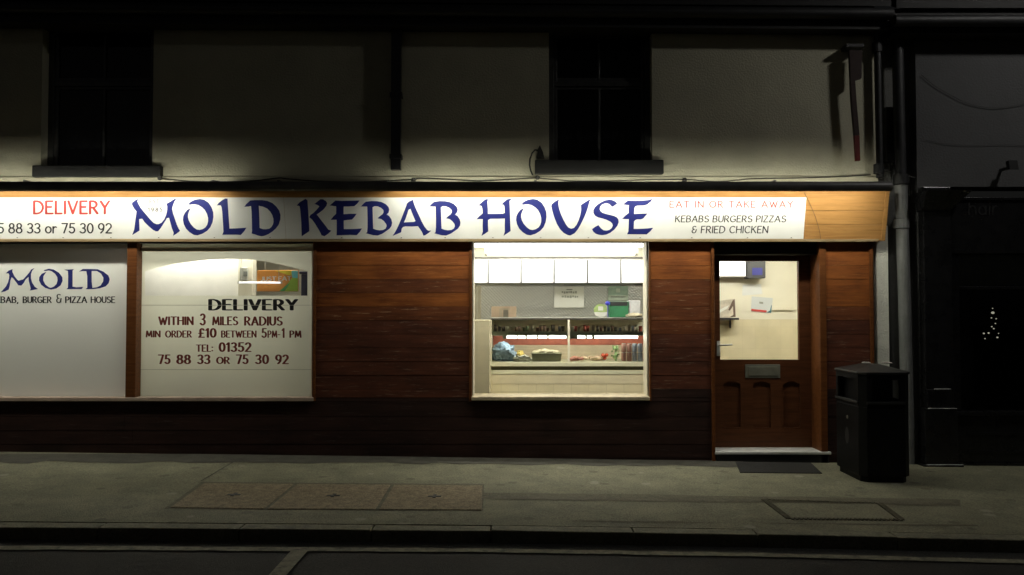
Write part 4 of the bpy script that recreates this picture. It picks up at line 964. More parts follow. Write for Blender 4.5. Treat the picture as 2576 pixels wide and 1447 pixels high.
mb = MB(); x_ = X(1431, Yc); mb.box(x_-.012, x_+.012, Yc+.005, Yc+.03, zRail, zTop-.013); mb.build('upright', M_frame, counter); mb = MB(); mb.box(cx0, cx0+.014, Yc+.005, Yc+.58, zRail, zTop-.013); mb.build('upright', M_frame, counter)
mb = MB(); 
for zA, zB in ((Z(868, Yc+.55), Z(845, Yc+.55)),): mb.box(cx0+.015, cx1-.01, Yc+.56, Yc+.58, zA, zB)
mb.build('red_strip', mat('red_strip', (.60, .17, .11), .5, var=.2, vs=8), counter)
mb = MB(); z_ = zRail
for i in range(4):
    a = zRail+.001+i*(Z(868, Yc+.55)-zRail-.002)/4; mb.box(cx0+.015, cx1-.01, Yc+.555-.006*(i % 2), Yc+.58, a, a+(Z(868, Yc+.55)-zRail-.002)/4-.003)
mb.build('back_slats', mat('cream_slat', (.74, .62, .46), .5, var=.1), counter)
mb = MB(); mb.box(cx0+.015, cx1-.01, Yc+.585, Yc+.6, zRail, zTop-.013); mb.build('back_panel', M_frame, counter)
mb = MB()
xa, xb2 = X(1266, Yc), X(1606, Yc)
for i in range(6): mb.box(xa+(xb2-xa)*i/6, xa+(xb2-xa)*(i+1)/6-.0, Yc+.06, Yc+.08, Z(851, Yc+.06), Z(844.5, Yc+.06))
mb.build('display_lamp', emit('display_lamp', (1.0, .95, .85), 16.0), counter)
mb = MB(); mb.add([(cx0+.014, Yc+.016, zRail+.001), (cx1, Yc+.016, zRail+.001), (cx1, Yc+.016, zTop-.014), (cx0+.014, Yc+.016, zTop-.014)], [(0,1,2,3)]); mb.build('front_glass', glass('display_glass', (.93, .96, .93), .8), counter)
# tiled cream column at the near left
mb = MB(); mb.box(X(1120, .72), X(1232, .72), .72, 1.7, IZ0, Z(806, .72)); tag(mb.build('tiled_pier', M_tile2, bevel=.004, loc=(X(1200, .72), .72, IZ0)), 'low cream tiled pier at the left end of the food counter', 'pier')

for a, b_ in ((1264,1276),(1298,1304),(1320,1327),(1349,1355),(1375,1382),(1406,1411),(1423,1454),(1471,1478),(1488,1497)):  # tabs added to break up the glowing lamp line
    mb = MB(); q0, q1 = U(a, 852.5, Yc+.026), U(b_, 843.6, Yc+.026); mb.hexa([(q0.x+.006, q0.y-.001, q0.z), (q1.x-.006, q0.y-.001, q0.z), (q1.x-.006, q0.y+.001, q0.z), (q0.x+.006, q0.y+.001, q0.z), (q0.x, q0.y-.001, q1.z), (q1.x, q0.y-.001, q1.z), (q1.x, q0.y+.001, q1.z), (q0.x, q0.y+.001, q1.z)])
    mb.build('lamp_break_tab', bpy.data.materials['pale_shelf'], counter)
# goods in the display
zf = zRail+.002
def good(mb, name, m, label, cat, loc, group=None, smooth=True): return tag(mb.build(name, m, smooth=smooth, loc=loc), label, cat, group)
def P(px, py, Y): return U(px, py, Y)
c = P(1269, 897, Yc+.2)
mb = MB(); mb.blob((c.x, c.y, zf+.075), (.135, .11, .125), .5, 3.6, 4, 26, 16); good(mb, 'plastic_bag', mat('blue_polythene', (.40, .54, .72), .18, var=.3, vs=25, bump=.8, bs=30), 'crumpled blue plastic bag in the left end of the display', 'bag', c)
c = P(1308, 893, Yc+.3)
mb = MB(); mb.blob((c.x, c.y, zf+.07), (.05, .05, .045), .4, 3, 9); mb.blob((c.x+.01, c.y, zf+.03), (.06, .05, .05), .3, 3, 2); good(mb, 'lemon_pile', mat('yellow_food', (.72, .55, .16), .5), 'pale yellow food heaped behind the white paper', 'food', c)
c = P(1314, 903, Yc+.12)
mb = MB(); mb.blob((c.x, c.y, zf+.025), (.10, .06, .042), .7, 4.5, 5, 24, 12); good(mb, 'crumpled_paper', mat('white_paper', (.80, .78, .68), .6), 'crumpled white paper in front of the yellow food', 'paper', c)
o = thing('food_tray', P(1375, 909, Yc+.14), 'plain grey food tray in the middle of the display', 'tray')
a, b_ = P(1337, 909, Yc+.1), P(1413, 886, Yc+.1); mb = MB()
mb.hexa([(a.x+.012, Yc+.08, zf), (b_.x-.012, Yc+.08, zf), (b_.x-.012, Yc+.30, zf), (a.x+.012, Yc+.30, zf), (a.x, Yc+.06, zf+.095), (b_.x, Yc+.06, zf+.095), (b_.x, Yc+.32, zf+.095), (a.x, Yc+.32, zf+.095)])
mb.build('body', mat('grey_tray', (.50, .49, .36), .45, var=.08), o, bevel=.006)
mb = MB(); mb.blob(((a.x+b_.x)/2, Yc+.19, zf+.10), (.14, .11, .035), .6, 5, 3, 24, 10, flat=False); mb.build('contents', mat('wrapped_food', (.66, .58, .42), .5, var=.3, vs=30), o, smooth=True)
for i, (px, w, cl, nm, lb) in enumerate(((1446, .085, (.62, .26, .20), 'meat_pile', 'pink meat piled right of the display upright'), (1486, .10, (.74, .56, .40), 'chicken_pile', 'pale chicken heaped in the middle right of the display'), (1506, .06, (.70, .48, .34), 'sausage_pile', 'beige sausages heaped below the red tomatoes'))):
    c = P(px, 903, Yc+.15+.06*i); mb = MB()
    for k in range(7):
        mb.blob((c.x+random.uniform(-w, w), c.y+random.uniform(-.05, .05), zf+random.uniform(.015, .035)), (random.uniform(.025, .045), .03, random.uniform(.018, .028)), .5, 4, k+i*10, 10, 7)
    good(mb, nm, mat(nm+'_col', cl, .4, var=.3, vs=30), lb, 'food', c)
for i, (px, py) in enumerate(((1517, 893), (1526, 891), (1521, 902))):
    c = P(px, py, Yc+.22+.02*i); mb = MB(); mb.blob((c.x, c.y, zf+.03 if i == 2 else zf+.065), (.024, .024, .022), .15, 2, i, flat=False)
    good(mb, 'tomato', mat('tomato_red', (.60, .10, .05), .3), ['red tomato left in the little heap', 'red tomato right in the little heap', 'red tomato lowest in the little heap'][i], 'tomato', c, 'tomatoes in the display')
c = P(1549, 890, Yc+.2); mb = MB()
for k in range(26):
    a = random.uniform(0, 6.28); h = random.uniform(.02, .17); r_ = random.uniform(0, .045); s_ = random.uniform(.015, .03)
    q = Vector((c.x+r_*math.cos(a), c.y+r_*math.sin(a), zf+h)); u_ = Vector((random.uniform(-1, 1), random.uniform(-1, 1), random.uniform(.2, 1))).normalized()*s_; v_ = u_.cross(Vector((random.uniform(-1, 1), 1, .3))).normalized()*s_*.8
    mb.ngon([q-u_, q-v_*.6, q+u_, q+v_])
mb.tube([(c.x, c.y, zf), (c.x, c.y, zf+.15)], .012, 6)
good(mb, 'lettuce_bunch', mat('salad_green', (.30, .46, .20), .5, var=.4, vs=30), 'bunch of pale green salad left of the drink cans', 'vegetable', c, smooth=False)
# drink cans, stacked two high
def can(m, label, loc, col_i):
    o = thing('drink_can', loc, label, 'drink can', 'drink cans in the display')
    x, y, z = loc
    mb = MB(); mb.lathe((x, y, z), [(.022, 0), (.029, .006), (.029, .088), (.025, .098)], 14); mb.build('body', m, o, smooth=True)
    mb = MB(); mb.lathe((x, y, z), [(.0255, .0982), (.0255, .101), (.021, .102), (.021, .0995)], 14); mb.build('lid', M_alu, o, smooth=True)
    return o
cm = [mat('can_brown', (.38, .20, .16), .35, metal=.2), mat('can_red', (.58, .12, .09), .35, metal=.2), mat('can_slate', (.32, .35, .42), .35, metal=.2)]
order = [0, 0, 2, 2, 1]
zcan = zf
for lvl in range(2):
    for k, ci in enumerate(order):
        x_ = X(1569 + k*13.5, Yc+.12)
        nmz = ['brown', 'red', 'slate blue'][ci]
        pos = ['first', 'second', 'third', 'fourth', 'fifth'][k]
        can(cm[ci], f'{nmz} drink can, {pos} from the salad in the {"lower" if lvl == 0 else "upper"} row', (x_, Yc+.12, zcan+lvl*.1035), ci)
# tubs on the upper shelf
tubm = [mat('tub_'+n_, c_, .4, var=.2, vs=25) for n_, c_ in (('dark', (.20, .175, .15)), ('cream', (.74, .70, .56)), ('brown', (.40, .25, .19)), ('green', (.32, .38, .24)), ('red', (.58, .16, .12)), ('slate', (.27, .27, .29)), ('pink', (.58, .40, .33)))]
spec = [(1247,0),(1257,5),(1267,0),(1276,1),(1287,1),(1299,2),(1306,6),(1319,3),(1327,3),(1339,1),(1352,2),(1361,2),(1370,6),(1379,6),(1391,0),(1408,5),(1416,0),(1441,1),(1448,4),(1458,1),(1471,4),(1479,4),(1493,1),(1504,0),(1513,2),(1522,0),(1531,5),(1540,2),(1549,0),(1560,5),(1571,1),(1583,1),(1592,5),(1602,1),(1611,4)]
nm7 = ['dark', 'cream', 'brown', 'green', 'red', 'slate', 'pink']
cnt = {}
for i, (px, ci) in enumerate(spec):
    y = Yc+.12+.05*(i % 3 == 1); x_ = X(px, y); r_ = random.uniform(.017, .022); h = random.uniform(.055, .095)
    lp_ = (x_, y, zShelf+.0065)
    side = 'left of the upright' if px < 1431 else 'right of the upright'
    cnt[(ci, side)] = cnt.get((ci, side), 0)+1
    k = cnt[(ci, side)]
    nth = ['first', 'second', 'third', 'fourth', 'fifth', 'sixth', 'seventh'][k-1]
    o = thing('sauce_tub', lp_, f'{nth} {nm7[ci]} tub on the glass shelf, counting from the left, {side}', 'tub', 'tubs on the glass shelf')
    mb = MB(); mb.lathe(lp_, [(r_*.85, 0), (r_, h*.8)], 10); mb.build('body', tubm[ci], o, smooth=True)
    mb = MB(); mb.lathe(lp_, [(r_*1.06, h*.8+.0005), (r_*1.06, h*.95), (r_*.8, h)], 10); mb.build('lid', tubm[1] if i % 2 else tubm[ci], o, smooth=True)

# menu light boxes on the back wall
mo = thing('menu_lightbox', (X(1395, YB-.1), YB-.12, Z(712, YB)), 'row of six glowing white menu light boxes above the steel wall', 'menu board')
mpx = [1150, 1228, 1311, 1394, 1478, 1562, 1645]
ybx = YB-.14
mb = MB(); mb.box(X(1150, ybx), X(1650, ybx), ybx+.005, YB-.001, Z(713, ybx), Z(651, ybx)); mb.build('case', M_alu, mo)
mb = MB(); mb.box(X(1150, ybx), X(1650, ybx), ybx-.01, ybx+.03, Z(650.5, ybx), Z(646.5, ybx)); mb.build('top_rail', mat('grey_rail', (.13, .125, .11), .5), mo)
for a, b_ in zip(mpx[:-1], mpx[1:]):
    mb = MB(); mb.box(X(a+1.6, ybx), X(b_-1.6, ybx), ybx-.004, ybx+.004, Z(711, ybx), Z(655, ybx)); mb.build('menu_panel', M_menu, mo)
for b_ in mpx[1:-1]:
    mb = MB(); mb.box(X(b_-1.5, ybx), X(b_+1.5, ybx), ybx-.02, ybx+.004, Z(712, ybx), Z(654, ybx)); mb.build('divider', mat('menu_divider', (.09, .09, .085), .6), mo)
# notices and gear behind the counter
def notice(name, rect, Y, m, label, t=.004, marks=None, cat='notice'):
    a, b_ = U(rect[0], rect[3], Y), U(rect[1], rect[2], Y)
    o = thing(name, (( a.x+b_.x)/2, Y, a.z), label, cat)
    mb = MB(); mb.box(a.x, b_.x, Y-t, Y, a.z, b_.z); mb.build('sheet', m, o)
    if marks:
        for mm, rs in marks:
            mb = MB()
            for x0, x1, y0, y1 in rs:
                p_, q_ = U(x0, y1, Y-t), U(x1, y0, Y-t); mb.add([(p_.x, Y-t-.0008, p_.z), (q_.x, Y-t-.0008, p_.z), (q_.x, Y-t-.0008, q_.z), (p_.x, Y-t-.0008, q_.z)], [(0,1,2,3)])
            mb.build('print', mm, o)
    return o
M_smudge = mat('smudged_print', (.30, .32, .27), .7)
rows = []
for y0 in (734, 745):
    x = 1413
    while x < 1452:
        w = random.uniform(3, 6); rows.append((x, min(x+w, 1455), y0-1+random.uniform(-1, 1), y0+4+random.uniform(-1, 1))); x += w+1.2
rows.append((1425, 1440, 727, 730))
notice('paper_notice', (1394, 1469, 721, 774), YB-.02, M_paper, 'white paper notice taped to the steel wall', marks=[(M_smudge, rows)])
notice('green_poster', (1530, 1580, 720, 756), YB-.02, mat('sage_card', (.30, .42, .33), .6), 'sage green poster on the steel wall above the green box', marks=[(mat('sage_pale', (.50, .58, .47), .6), [(1531, 1579, 743, 755), (1550, 1560, 726, 736)]), (M_smudge, [(1537, 1573, 746, 748.5)])], cat='poster')
notice('brown_card', (1236, 1299, 771, 800), Yc+.62, mat('brown_card', (.36, .27, .19), .7), 'brown card with a dark keypad shape at the left of the worktop', .02, [(mat('card_dark', (.12, .11, .08), .6), [(1266, 1279, 780, 799)]), (mat('card_mid', (.28, .24, .17), .6), [(1256, 1283, 776, 780), (1256, 1263, 780, 799)])], cat='card')
Ya = Yc+.42; zw = zTop+.0125
o = thing('round_sign', (X(1511, Ya), Ya, zw), 'round green and cream sign standing beside the green box', 'sign')
c = U(1511, 779, Ya); rr = (X(1528, Ya)-X(1494, Ya))/2; c.z = zw+rr
mb = MB(); n_ = 28; mb.prismy([(c.x+rr*math.cos(2*math.pi*k/n_), c.z+rr*math.sin(2*math.pi*k/n_)) for k in range(n_)], Ya, Ya+.02); mb.build('disc', mat('lime_card', (.33, .45, .16), .5), o)
mb = MB(); mb.ngon([(c.x+rr*.96*math.cos(R(180+180*k/14)), Ya-.001, c.z-.02+rr*.75*math.sin(R(180+180*k/14))) for k in range(15)]); mb.add([(c.x-.03, Ya-.0015, c.z+.0), (c.x+.03, Ya-.0015, c.z+.0), (c.x+.03, Ya-.0015, c.z+.05), (c.x-.03, Ya-.0015, c.z+.05)], [(0,1,2,3)]); mb.build('print', M_paper, o)
o = thing('green_box', (X(1556, Ya), Ya, zw), 'dark green box with a black slot on the right of the worktop', 'box')
a, b_ = U(1533, 800, Ya), U(1581, 759, Ya); mb = MB(); mb.box(a.x, b_.x, Ya, Ya+.15, zw, b_.z); mb.build('body', mat('bottle_green', (.035, .19, .085), .4), o, bevel=.006)
mb = MB(); mb.box(a.x+.012, b_.x-.012, Ya-.004, Ya-.0005, b_.z-.05, b_.z-.004); mb.build('slot', M_blackm, o)
mb = MB(); mb.blob((X(1529, Ya-.05), Ya-.05, U(1529, 763, Ya-.05).z), (.03, .02, .025), .3, 3, 2, flat=False); q = X(1529, Ya-.05); mb.tube([(q, Ya-.05, zw), (q, Ya-.05, U(1529, 766, Ya-.05).z)], .004, 6)
tag(mb.build('blue_marker', mat('bright_blue', (.05, .06, .62), .4), loc=(q, Ya-.05, zw), smooth=True), 'bright blue tag on a stick between the round sign and the green box', 'tag')
a, b_ = U(1583, 800, Ya), U(1612, 756, Ya); mb = MB(); mb.box(a.x, b_.x, Ya+.03, Ya+.2, zw, b_.z); tag(mb.build('white_box', mat('white_plastic', (.72, .73, .74), .35), bevel=.012, loc=(a.x, Ya, zw)), 'white plastic box at the right end of the worktop', 'box')
c = U(1596, 796, Ya-.06); mb = MB(); mb.blob((c.x, c.y, zw+.02), (.09, .05, .03), .6, 4, 8, 20, 10); good(mb, 'crumpled_bag', mat('cream_bag', (.62, .56, .40), .6), 'crumpled cream paper bag in front of the white box', 'bag', c)
# steel rack upright at the left of the back wall
mb = MB(); mb.box(X(1190, 1.9), X(1199, 1.9), 1.9, 1.94, 1.0, Z(717, 1.9)); mb.box(X(1201, 1.9), X(1210, 1.9), 1.9, 1.93, 1.0, Z(719, 1.9))
for y in (745, 770, 790): q = U(1206, y, 1.89); mb.box(q.x-.012, q.x+.012, 1.885, 1.9, q.z-.01, q.z+.01)
tag(mb.build('steel_rack', mat('rack_steel', (.30, .28, .22), .4, metal=.6), loc=(X(1200, 1.9), 1.9, 1.0)), 'narrow steel rack upright at the left of the steel wall', 'rack')

# ---- lobby things seen through the door glass
o = thing('menu_lightbox', (X(1848, 1.3), 1.3, Z(698, 1.3)), 'glowing white light box at the top left inside the door', 'menu board')
a, b_ = U(1790, 697, 1.35), U(1877, 640, 1.35); mb = MB(); mb.box(a.x, b_.x, 1.355, 1.45, a.z, b_.z); mb.build('case', M_alu, o)
mb = MB(); mb.box(a.x+.01, b_.x-.01, 1.348, 1.3545, a.z+.012, b_.z); mb.build('menu_panel', M_menu, o)
o = thing('wall_television', U(1904, 700, 1.3), 'small dark television with a blue picture above the lobby', 'television')
a, b_ = U(1882, 700, 1.3), U(1926, 645, 1.3); mb = MB(); mb.box(a.x, b_.x, 1.3, 1.48, a.z, b_.z); mb.build('body', mat('tv_grey', (.045, .047, .05), .45), o, bevel=.01)
mb = MB(); p_, q_ = U(1893, 692, 1.29), U(1918, 674, 1.29); mb.box(p_.x, q_.x, 1.292, 1.2995, p_.z, q_.z); mb.build('screen', emit('tv_blue', (.04, .05, .62), .5, .01), o)
def gl_sheet(name, pts, Y, m, label, strip=None):
    c = U(*pts[0], Y); o = thing(name, c, label, 'notice')
    mb = MB(); A = [U(x, y, Y) for x, y in pts]; B = [U(x, y, Y+.002) for x, y in pts]
    n_ = len(A); mb.add(A+B, [list(range(n_)), list(range(n_, 2*n_))[::-1]] + [((i+1) % n_, i, n_+i, n_+(i+1) % n_) for i in range(n_)]); mb.build('sheet', m, o)
    for mm, sp, nm in strip or ():
        mb = MB(); mb.ngon([U(x, y, Y-.001) for x, y in sp]); mb.build(nm, mm, o)
gl_sheet('door_notice', [(1867,744),(1918,740),(1914,715),(1868,717)], Yt-.004, mat('pale_sheet', (.76, .78, .74), .7, var=.03), 'thin pale sheet stuck on the wall behind the upper door glass')
gl_sheet('door_notice', [(1889,784),(1940,788),(1944,750),(1891,746)], Yt-.008, mat('grey_sheet', (.62, .66, .65), .7, var=.03), 'tilted pale paper with a red foot on the wall behind the door glass',
         [(M_red, [(1889.5,783),(1928,786.5),(1928.5,781),(1890,777)], 'red_band'), (mat('teal', (.05, .16, .20), .5), [(1929,786.5),(1939.5,787.5),(1942,768),(1940,768),(1937,781)], 'teal_corner'), (M_smudge, [(1910,764),(1920,765),(1920,760),(1910,759)], 'logo')])
o = thing('wall_shelf', U(1834, 804, 1.3), 'dark narrow shelf inside the door at the left', 'shelf')
mb = MB(); a, b_ = U(1790, 805, 1.3), U(1859, 800, 1.3); mb.box(a.x, b_.x, 1.3, 1.495, a.z, b_.z); mb.build('board', M_blackm, o)
mb = MB(); mb.box(b_.x-.06, b_.x-.05, 1.45, 1.495, a.z-.1, a.z-.001); mb.build('bracket', M_blackm, o)
gl_sheet('wall_poster', [(1800,800),(1851,798),(1849,752),(1800,758)], 1.40, mat('pale_poster', (.55, .50, .40), .6, var=.3, vs=9), 'faded leaning poster on the shelf inside the door',
         [(mat('poster_dark', (.12, .08, .06), .6), [(1836,798),(1850.5,797.5),(1848,753),(1843,756),(1832,780),(1836,782),(1844,770),(1845,792)], 'dark_print'), (M_paper, [(1806,790),(1830,776),(1834,768),(1824,772),(1806,782)], 'pale_print')])

# doormat
q = [G(*p_) for p_ in ((1850,1163),(2040,1166),(2068,1192),(1862,1190))]
mb = MB(); up = Vector((0,0,.007)); mb.hexa([q[3], q[2], q[1], q[0], q[3]+up, q[2]+up, q[1]+up, q[0]+up])
tag(mb.build('doormat', mat('mat_fibre', (.022, .021, .02), .95, var=.4, vs=60, bump=.9, bs=120), loc=q[3]), 'thin dark doormat on the pavement below the door step', 'doormat')

# ================================================================== litter bin
bxa, bxb = 3.015, 3.455; bya, byb = -.95, -.37
bz = zg(3.2)-.01
lb = thing('litter_bin', ((bxa+bxb)/2, (bya+byb)/2, bz), 'square black litter bin with a shallow hipped lid beside the door', 'litter bin')
hB = Z(943, bya, 2200)-bz
def oct_(x0, x1, y0, y1, c): return [(x0+c, y0), (x1-c, y0), (x1, y0+c), (x1, y1-c), (x1-c, y1), (x0+c, y1), (x0, y1-c), (x0, y0+c)]
mb = MB(); mb.prismz(oct_(bxa+.02, bxb-.02, bya+.02, byb-.02, .05), bz+.0, bz+.06); mb.prismz(oct_(bxa, bxb, bya, byb, .055), bz+.0605, bz+hB*.70); mb.build('body', M_bin, lb, bevel=.006)
mb = MB(); z0 = bz+hB*.70+.001; z1 = bz+hB-.001
def ring(x0, x1, y0, y1, zz0, zz1):
    # hood with an opening in each side
    ow = .085; oz0, oz1 = zz0+.05, zz1-.045; c = .055; t = .02
    P8 = oct_(x0, x1, y0, y1, c)
    for i in range(8):
        a, b_ = Vector((*P8[i], 0)), Vector((*P8[(i+1) % 8], 0)); d = (b_-a); ln = d.length; d.normalize(); nn = Vector((-d.y, d.x, 0))
        def wallp(s0, s1, za, zb2):
            p0, p1 = a+d*s0, a+d*s1
            mb.hexa([(p0.x, p0.y, za), (p1.x, p1.y, za), (p1.x+nn.x*t, p1.y+nn.y*t, za), (p0.x+nn.x*t, p0.y+nn.y*t, za), (p0.x, p0.y, zb2), (p1.x, p1.y, zb2), (p1.x+nn.x*t, p1.y+nn.y*t, zb2), (p0.x+nn.x*t, p0.y+nn.y*t, zb2)])
        if i % 2: wallp(0, ln, zz0, zz1)
        else:
            m_ = .045
            wallp(0, m_, zz0, zz1); wallp(ln-m_, ln, zz0, zz1); wallp(m_, ln-m_, zz0, oz0); wallp(m_, ln-m_, oz1, zz1)
ring(bxa, bxb, bya, byb, z0, z1); mb.build('hood', M_bin, lb)
mb = MB(); mb.box(bxa+.06, bxb-.13, bya+.07, byb-.06, z0+.01, z1-.03); mb.build('liner', M_bin, lb)
mb = MB(); P8 = oct_(bxa-.012, bxb+.012, bya-.012, byb+.012, .06); P8b = oct_(bxa+.16, bxb-.16, bya+.2, byb-.2, .03)
vs = [(x, y, bz+hB) for x, y in P8] + [(x, y, bz+hB+.022) for x, y in P8] + [(x, y, bz+hB+.075) for x, y in P8b]
fs = [list(range(8))[::-1]] + [(i, (i+1) % 8, 8+(i+1) % 8, 8+i) for i in range(8)] + [(8+i, 8+(i+1) % 8, 16+(i+1) % 8, 16+i) for i in range(8)] + [list(range(16, 24))]
mb.add(vs, fs); mb.build('lid', mat('bin_lid', (.014, .0135, .013), .45, var=.3, vs=14), lb, bevel=.006)
mb = MB()
zo = bz+hB*.70+.045
mb.box(bxa+.05, bxb-.05, bya-.012, bya-.0005, zo-.018, zo+.004); mb.box(bxa-.012, bxa-.0005, bya+.05, byb-.05, zo-.018, zo+.004)
mb.build('aperture_lip', mat('bin_lip', (.035, .036, .035), .35), lb, bevel=.003)
mb = MB(); ex, ey, ez = bxa-.002, (bya+byb)/2, bz+hB*.40    # pale oval emblem on the left side
mb.ngon([(ex, ey+.04*math.cos(2*math.pi*k/20), ez+.075*math.sin(2*math.pi*k/20)) for k in range(20)]); mb.build('emblem', mat('bin_emblem', (.03, .03, .029), .4, var=.5, vs=40), lb)
mb = MB(); mb.tube([(bxa-.004, ey-.01, bz+hB*.575), (bxa+.004, ey-.01, bz+hB*.575)], .016, 10); mb.build('lock', M_brass, lb)
for i, (px, py) in enumerate(((2166, 916), (2218, 916))):  # pale marks on the lid, built as low lumps
    c = U(px, py, byb+.17-.3); mb = MB(); zz = bz+hB+.074
    mb.blob((c.x, (bya+byb)/2+.05, zz+.006), (.045, .03, .010), .5, 4, i+3, 14, 8)
    tag(mb.build('pale_lump', mat('grey_lump', (.34, .31, .28), .8), loc=(c.x, bya+.2, zz), smooth=True), ['pale lump on the bin lid, nearer the door', 'pale lump on the bin lid, nearer the grey pipe'][i], 'litter', 'pale lumps on the bin lid')

# ================================================================== neighbouring building and black shopfront
nb = thing('neighbour_building', (6.0, .2, zg(6)), 'grey rendered building with a black shopfront to the right of the pipes', 'building')
nx0 = X(2305, 0, 300); NX = 12.0
wx0, wx1, wz0, wz1 = X(2408, 0), NX-1.0, Z(1035, 0), Z(632, 0)
mb = MB(); zN = Z(85, 0)
walls(mb, nx0, NX, -.4, zN+.5, .0, .3, [(X(2330, 0), NX-.8, Z(1170, 0), Z(470, 0))]); mb.build('wall', M_nwall, nb)
mb = MB(); mb.box(xEnd+.002, nx0-.002, .14, .3, -.4, 4.5); mb.build('return_wall', mat('grey_return', (.13, .13, .12), .9, var=.15, bump=.3, bs=50), nb)
mb = MB(); mb.box(xe+.05, NX, -.20, .3, Z(84, -.20), Z(84, -.20)+.22); mb.build('soffit', M_soffit, nb)
mb = MB(); mb.tube([(xe+.02, -.26, Z(84, -.20)+.1), (NX, -.26, Z(84, -.20)+.1)], .055, 10); mb.build('gutter', M_blackm, nb, smooth=True)
mb = MB(); zr = Z(84, -.20)+.23; mb.hexa([(xe+.05,-.25,zr),(NX,-.25,zr),(NX,3.2,zr+1.8),(xe+.05,3.2,zr+1.8),(xe+.05,-.25,zr+.08),(NX,-.25,zr+.08),(NX,3.2,zr+1.88),(xe+.05,3.2,zr+1.88)]); mb.build('roof', M_soffit, nb)
front = thing('black_shopfront', (X(2450, -.05), -.05, zg(4.5)), 'dark closed shopfront in black gloss paint with pilaster and big window', 'shopfront')
mb = MB()
px0, px1 = X(2326, -.10), X(2398, -.10)
mb.box(px0, px1, -.10, -.002, zg(4.2)-.3, Z(470, -.10))                                   # pilaster shaft
for a, b_, y, py0, py1 in ((2331, 2393, -.125, 980, 1026), (2324, 2406, -.15, 1029, 1168), (2318, 2420, -.18, 1171, 1260)):
    mb.box(X(a, y), X(b_, y), y, -.003, Z(py1, y), Z(py0, y))
mb.build('pilaster', M_ngloss, front, bevel=.008)
for a, b_, y, py0 in ((2350, 2390, -.125, 980), (2333, 2404, -.15, 1029), (2328, 2419, -.18, 1171)):  # pale strips painting in the glints on the pilaster ledges
    mb = MB(); mb.box(X(a, y), X(b_, y), y-.002, y+.022, Z(py0, y)+.0005, Z(py0, y)+.006); mb.build('ledge_glint', mat('ledge_glint', (.42, .42, .42), .3, var=.5, vs=40), front, bevel=.002)
mb = MB(); cz1, cz0 = Z(482, -.16), Z(530, -.12)
mb.hexa([(px0-.02,-.12,cz0),(px1-.02,-.12,cz0),(px1-.02,-.002,cz0),(px0-.02,-.002,cz0),(px0-.04,-.26,cz1),(px1+.12,-.26,cz1),(px1+.12,-.002,cz1),(px0-.04,-.002,cz1)]); mb.build('corbel', M_ngloss, front, bevel=.006)
mb = MB(); mb.box(px1+.002, NX-.8, -.08, -.002, Z(638, -.08), Z(505, -.08)); mb.box(px1+.002, NX-.8, -.10, -.002, Z(505, -.08)+.001, Z(497, -.08)); mb.build('fascia', M_ngloss, front, bevel=.004)
mb = MB(); write(mb, 'hair', 2436, 2512, 507, 540, lambda px, py, l: U(px, py, -.083-l), nib=(.06, .05, 0)); mb.build('lettering', mat('dim_grey_letters', (.014, .014, .0142), .5, var=0), front)
mb = MB(); mb.box(px1+.002, X(2412, -.04), -.06, .06, Z(1035, -.06), Z(639, -.06)); mb.box(X(2412, -.04)+.001, NX-.8, -.04, .06, Z(728, -.04), Z(720, -.04)); mb.build('window_frame', M_ngloss, front, bevel=.004)
mb = MB(); mb.box(px1+.002, NX-.8, -.10, .06, Z(1046, -.10), Z(1036, -.10)); mb.build('window_sill', M_ngloss, front, bevel=.005)
mb = MB(); mb.box(px1+.002, NX-.8, -.05, .06, zg(5)-.3, Z(1047, -.06))
for a, b_ in ((2430, 2590), (2610, 2800)):
    mb.box(X(a, -.07), X(b_, -.07), -.062, -.051, Z(1095, -.07), Z(1088, -.07)); mb.box(X(a, -.07), X(b_, -.07), -.062, -.051, Z(1140, -.07), Z(1133, -.07))
mb.box(px1+.002, NX-.8, -.09, -.051, Z(1175, -.09), Z(1166, -.09)); mb.build('stall_riser', M_ngloss, front, bevel=.004)
mb = MB(); gx = X(2412, 0); mb.add([(gx, .02, Z(1035, .02)), (NX-.8, .02, Z(1035, .02)), (NX-.8, .02, Z(639, .02)), (gx, .02, Z(639, .02))], [(0,1,2,3)]); mb.build('pane', M_glassd, front)
mb = MB(); mb.box(gx, NX-.82, .12, .13, Z(718, .12), Z(636, .12)); mb.build('blind', M_blind, front)
mb = MB(); mb.box(gx-.1, NX-.8, 2.0, 2.05, 0, 2.5); mb.box(gx-.15, gx-.1, .3, 2.0, 0, 2.5); mb.box(gx-.1, NX-.8, .06, 2.0, -.05, 0); mb.box(gx-.1, NX-.8, .06, 2.0, 2.5, 2.55); mb.build('dark_interior', M_room, front)
# small lit tree in that window
Yx = .55; base = U(2495, 1020, Yx)
tr = thing('window_tree', (base.x, Yx, .0), 'small dark tree with white fairy lights inside the black shopfront window', 'christmas tree')
mb = MB(); mb.box(base.x-.16, base.x+.16, Yx-.16, Yx+.16, .002, Z(1012, Yx)); mb.build('stand', M_room, tr)
topz = U(2497, 772, Yx).z; botz = U(2497, 900, Yx).z
mb = MB(); mb.tube([(base.x, Yx, Z(1012, Yx)), (base.x, Yx, topz)], [.018, .004], 6); mb.build('trunk', M_bark, tr)
mb = MB()
for k in range(520):
    h = random.random()**1.3; z = botz+(topz-botz)*h; r_ = (.11*(1-h)+.01)*math.sqrt(random.random()); a = random.uniform(0, 6.28)
    q = Vector((base.x+r_*math.cos(a), Yx+r_*math.sin(a), z)); u_ = Vector((math.cos(a), math.sin(a), -.4)).normalized()*.035; v_ = u_.cross(Vector((0, 0, 1))).normalized()*.007
    mb.ngon([q-v_, q+u_, q+v_])
mb.build('crown', M_leaf, tr)
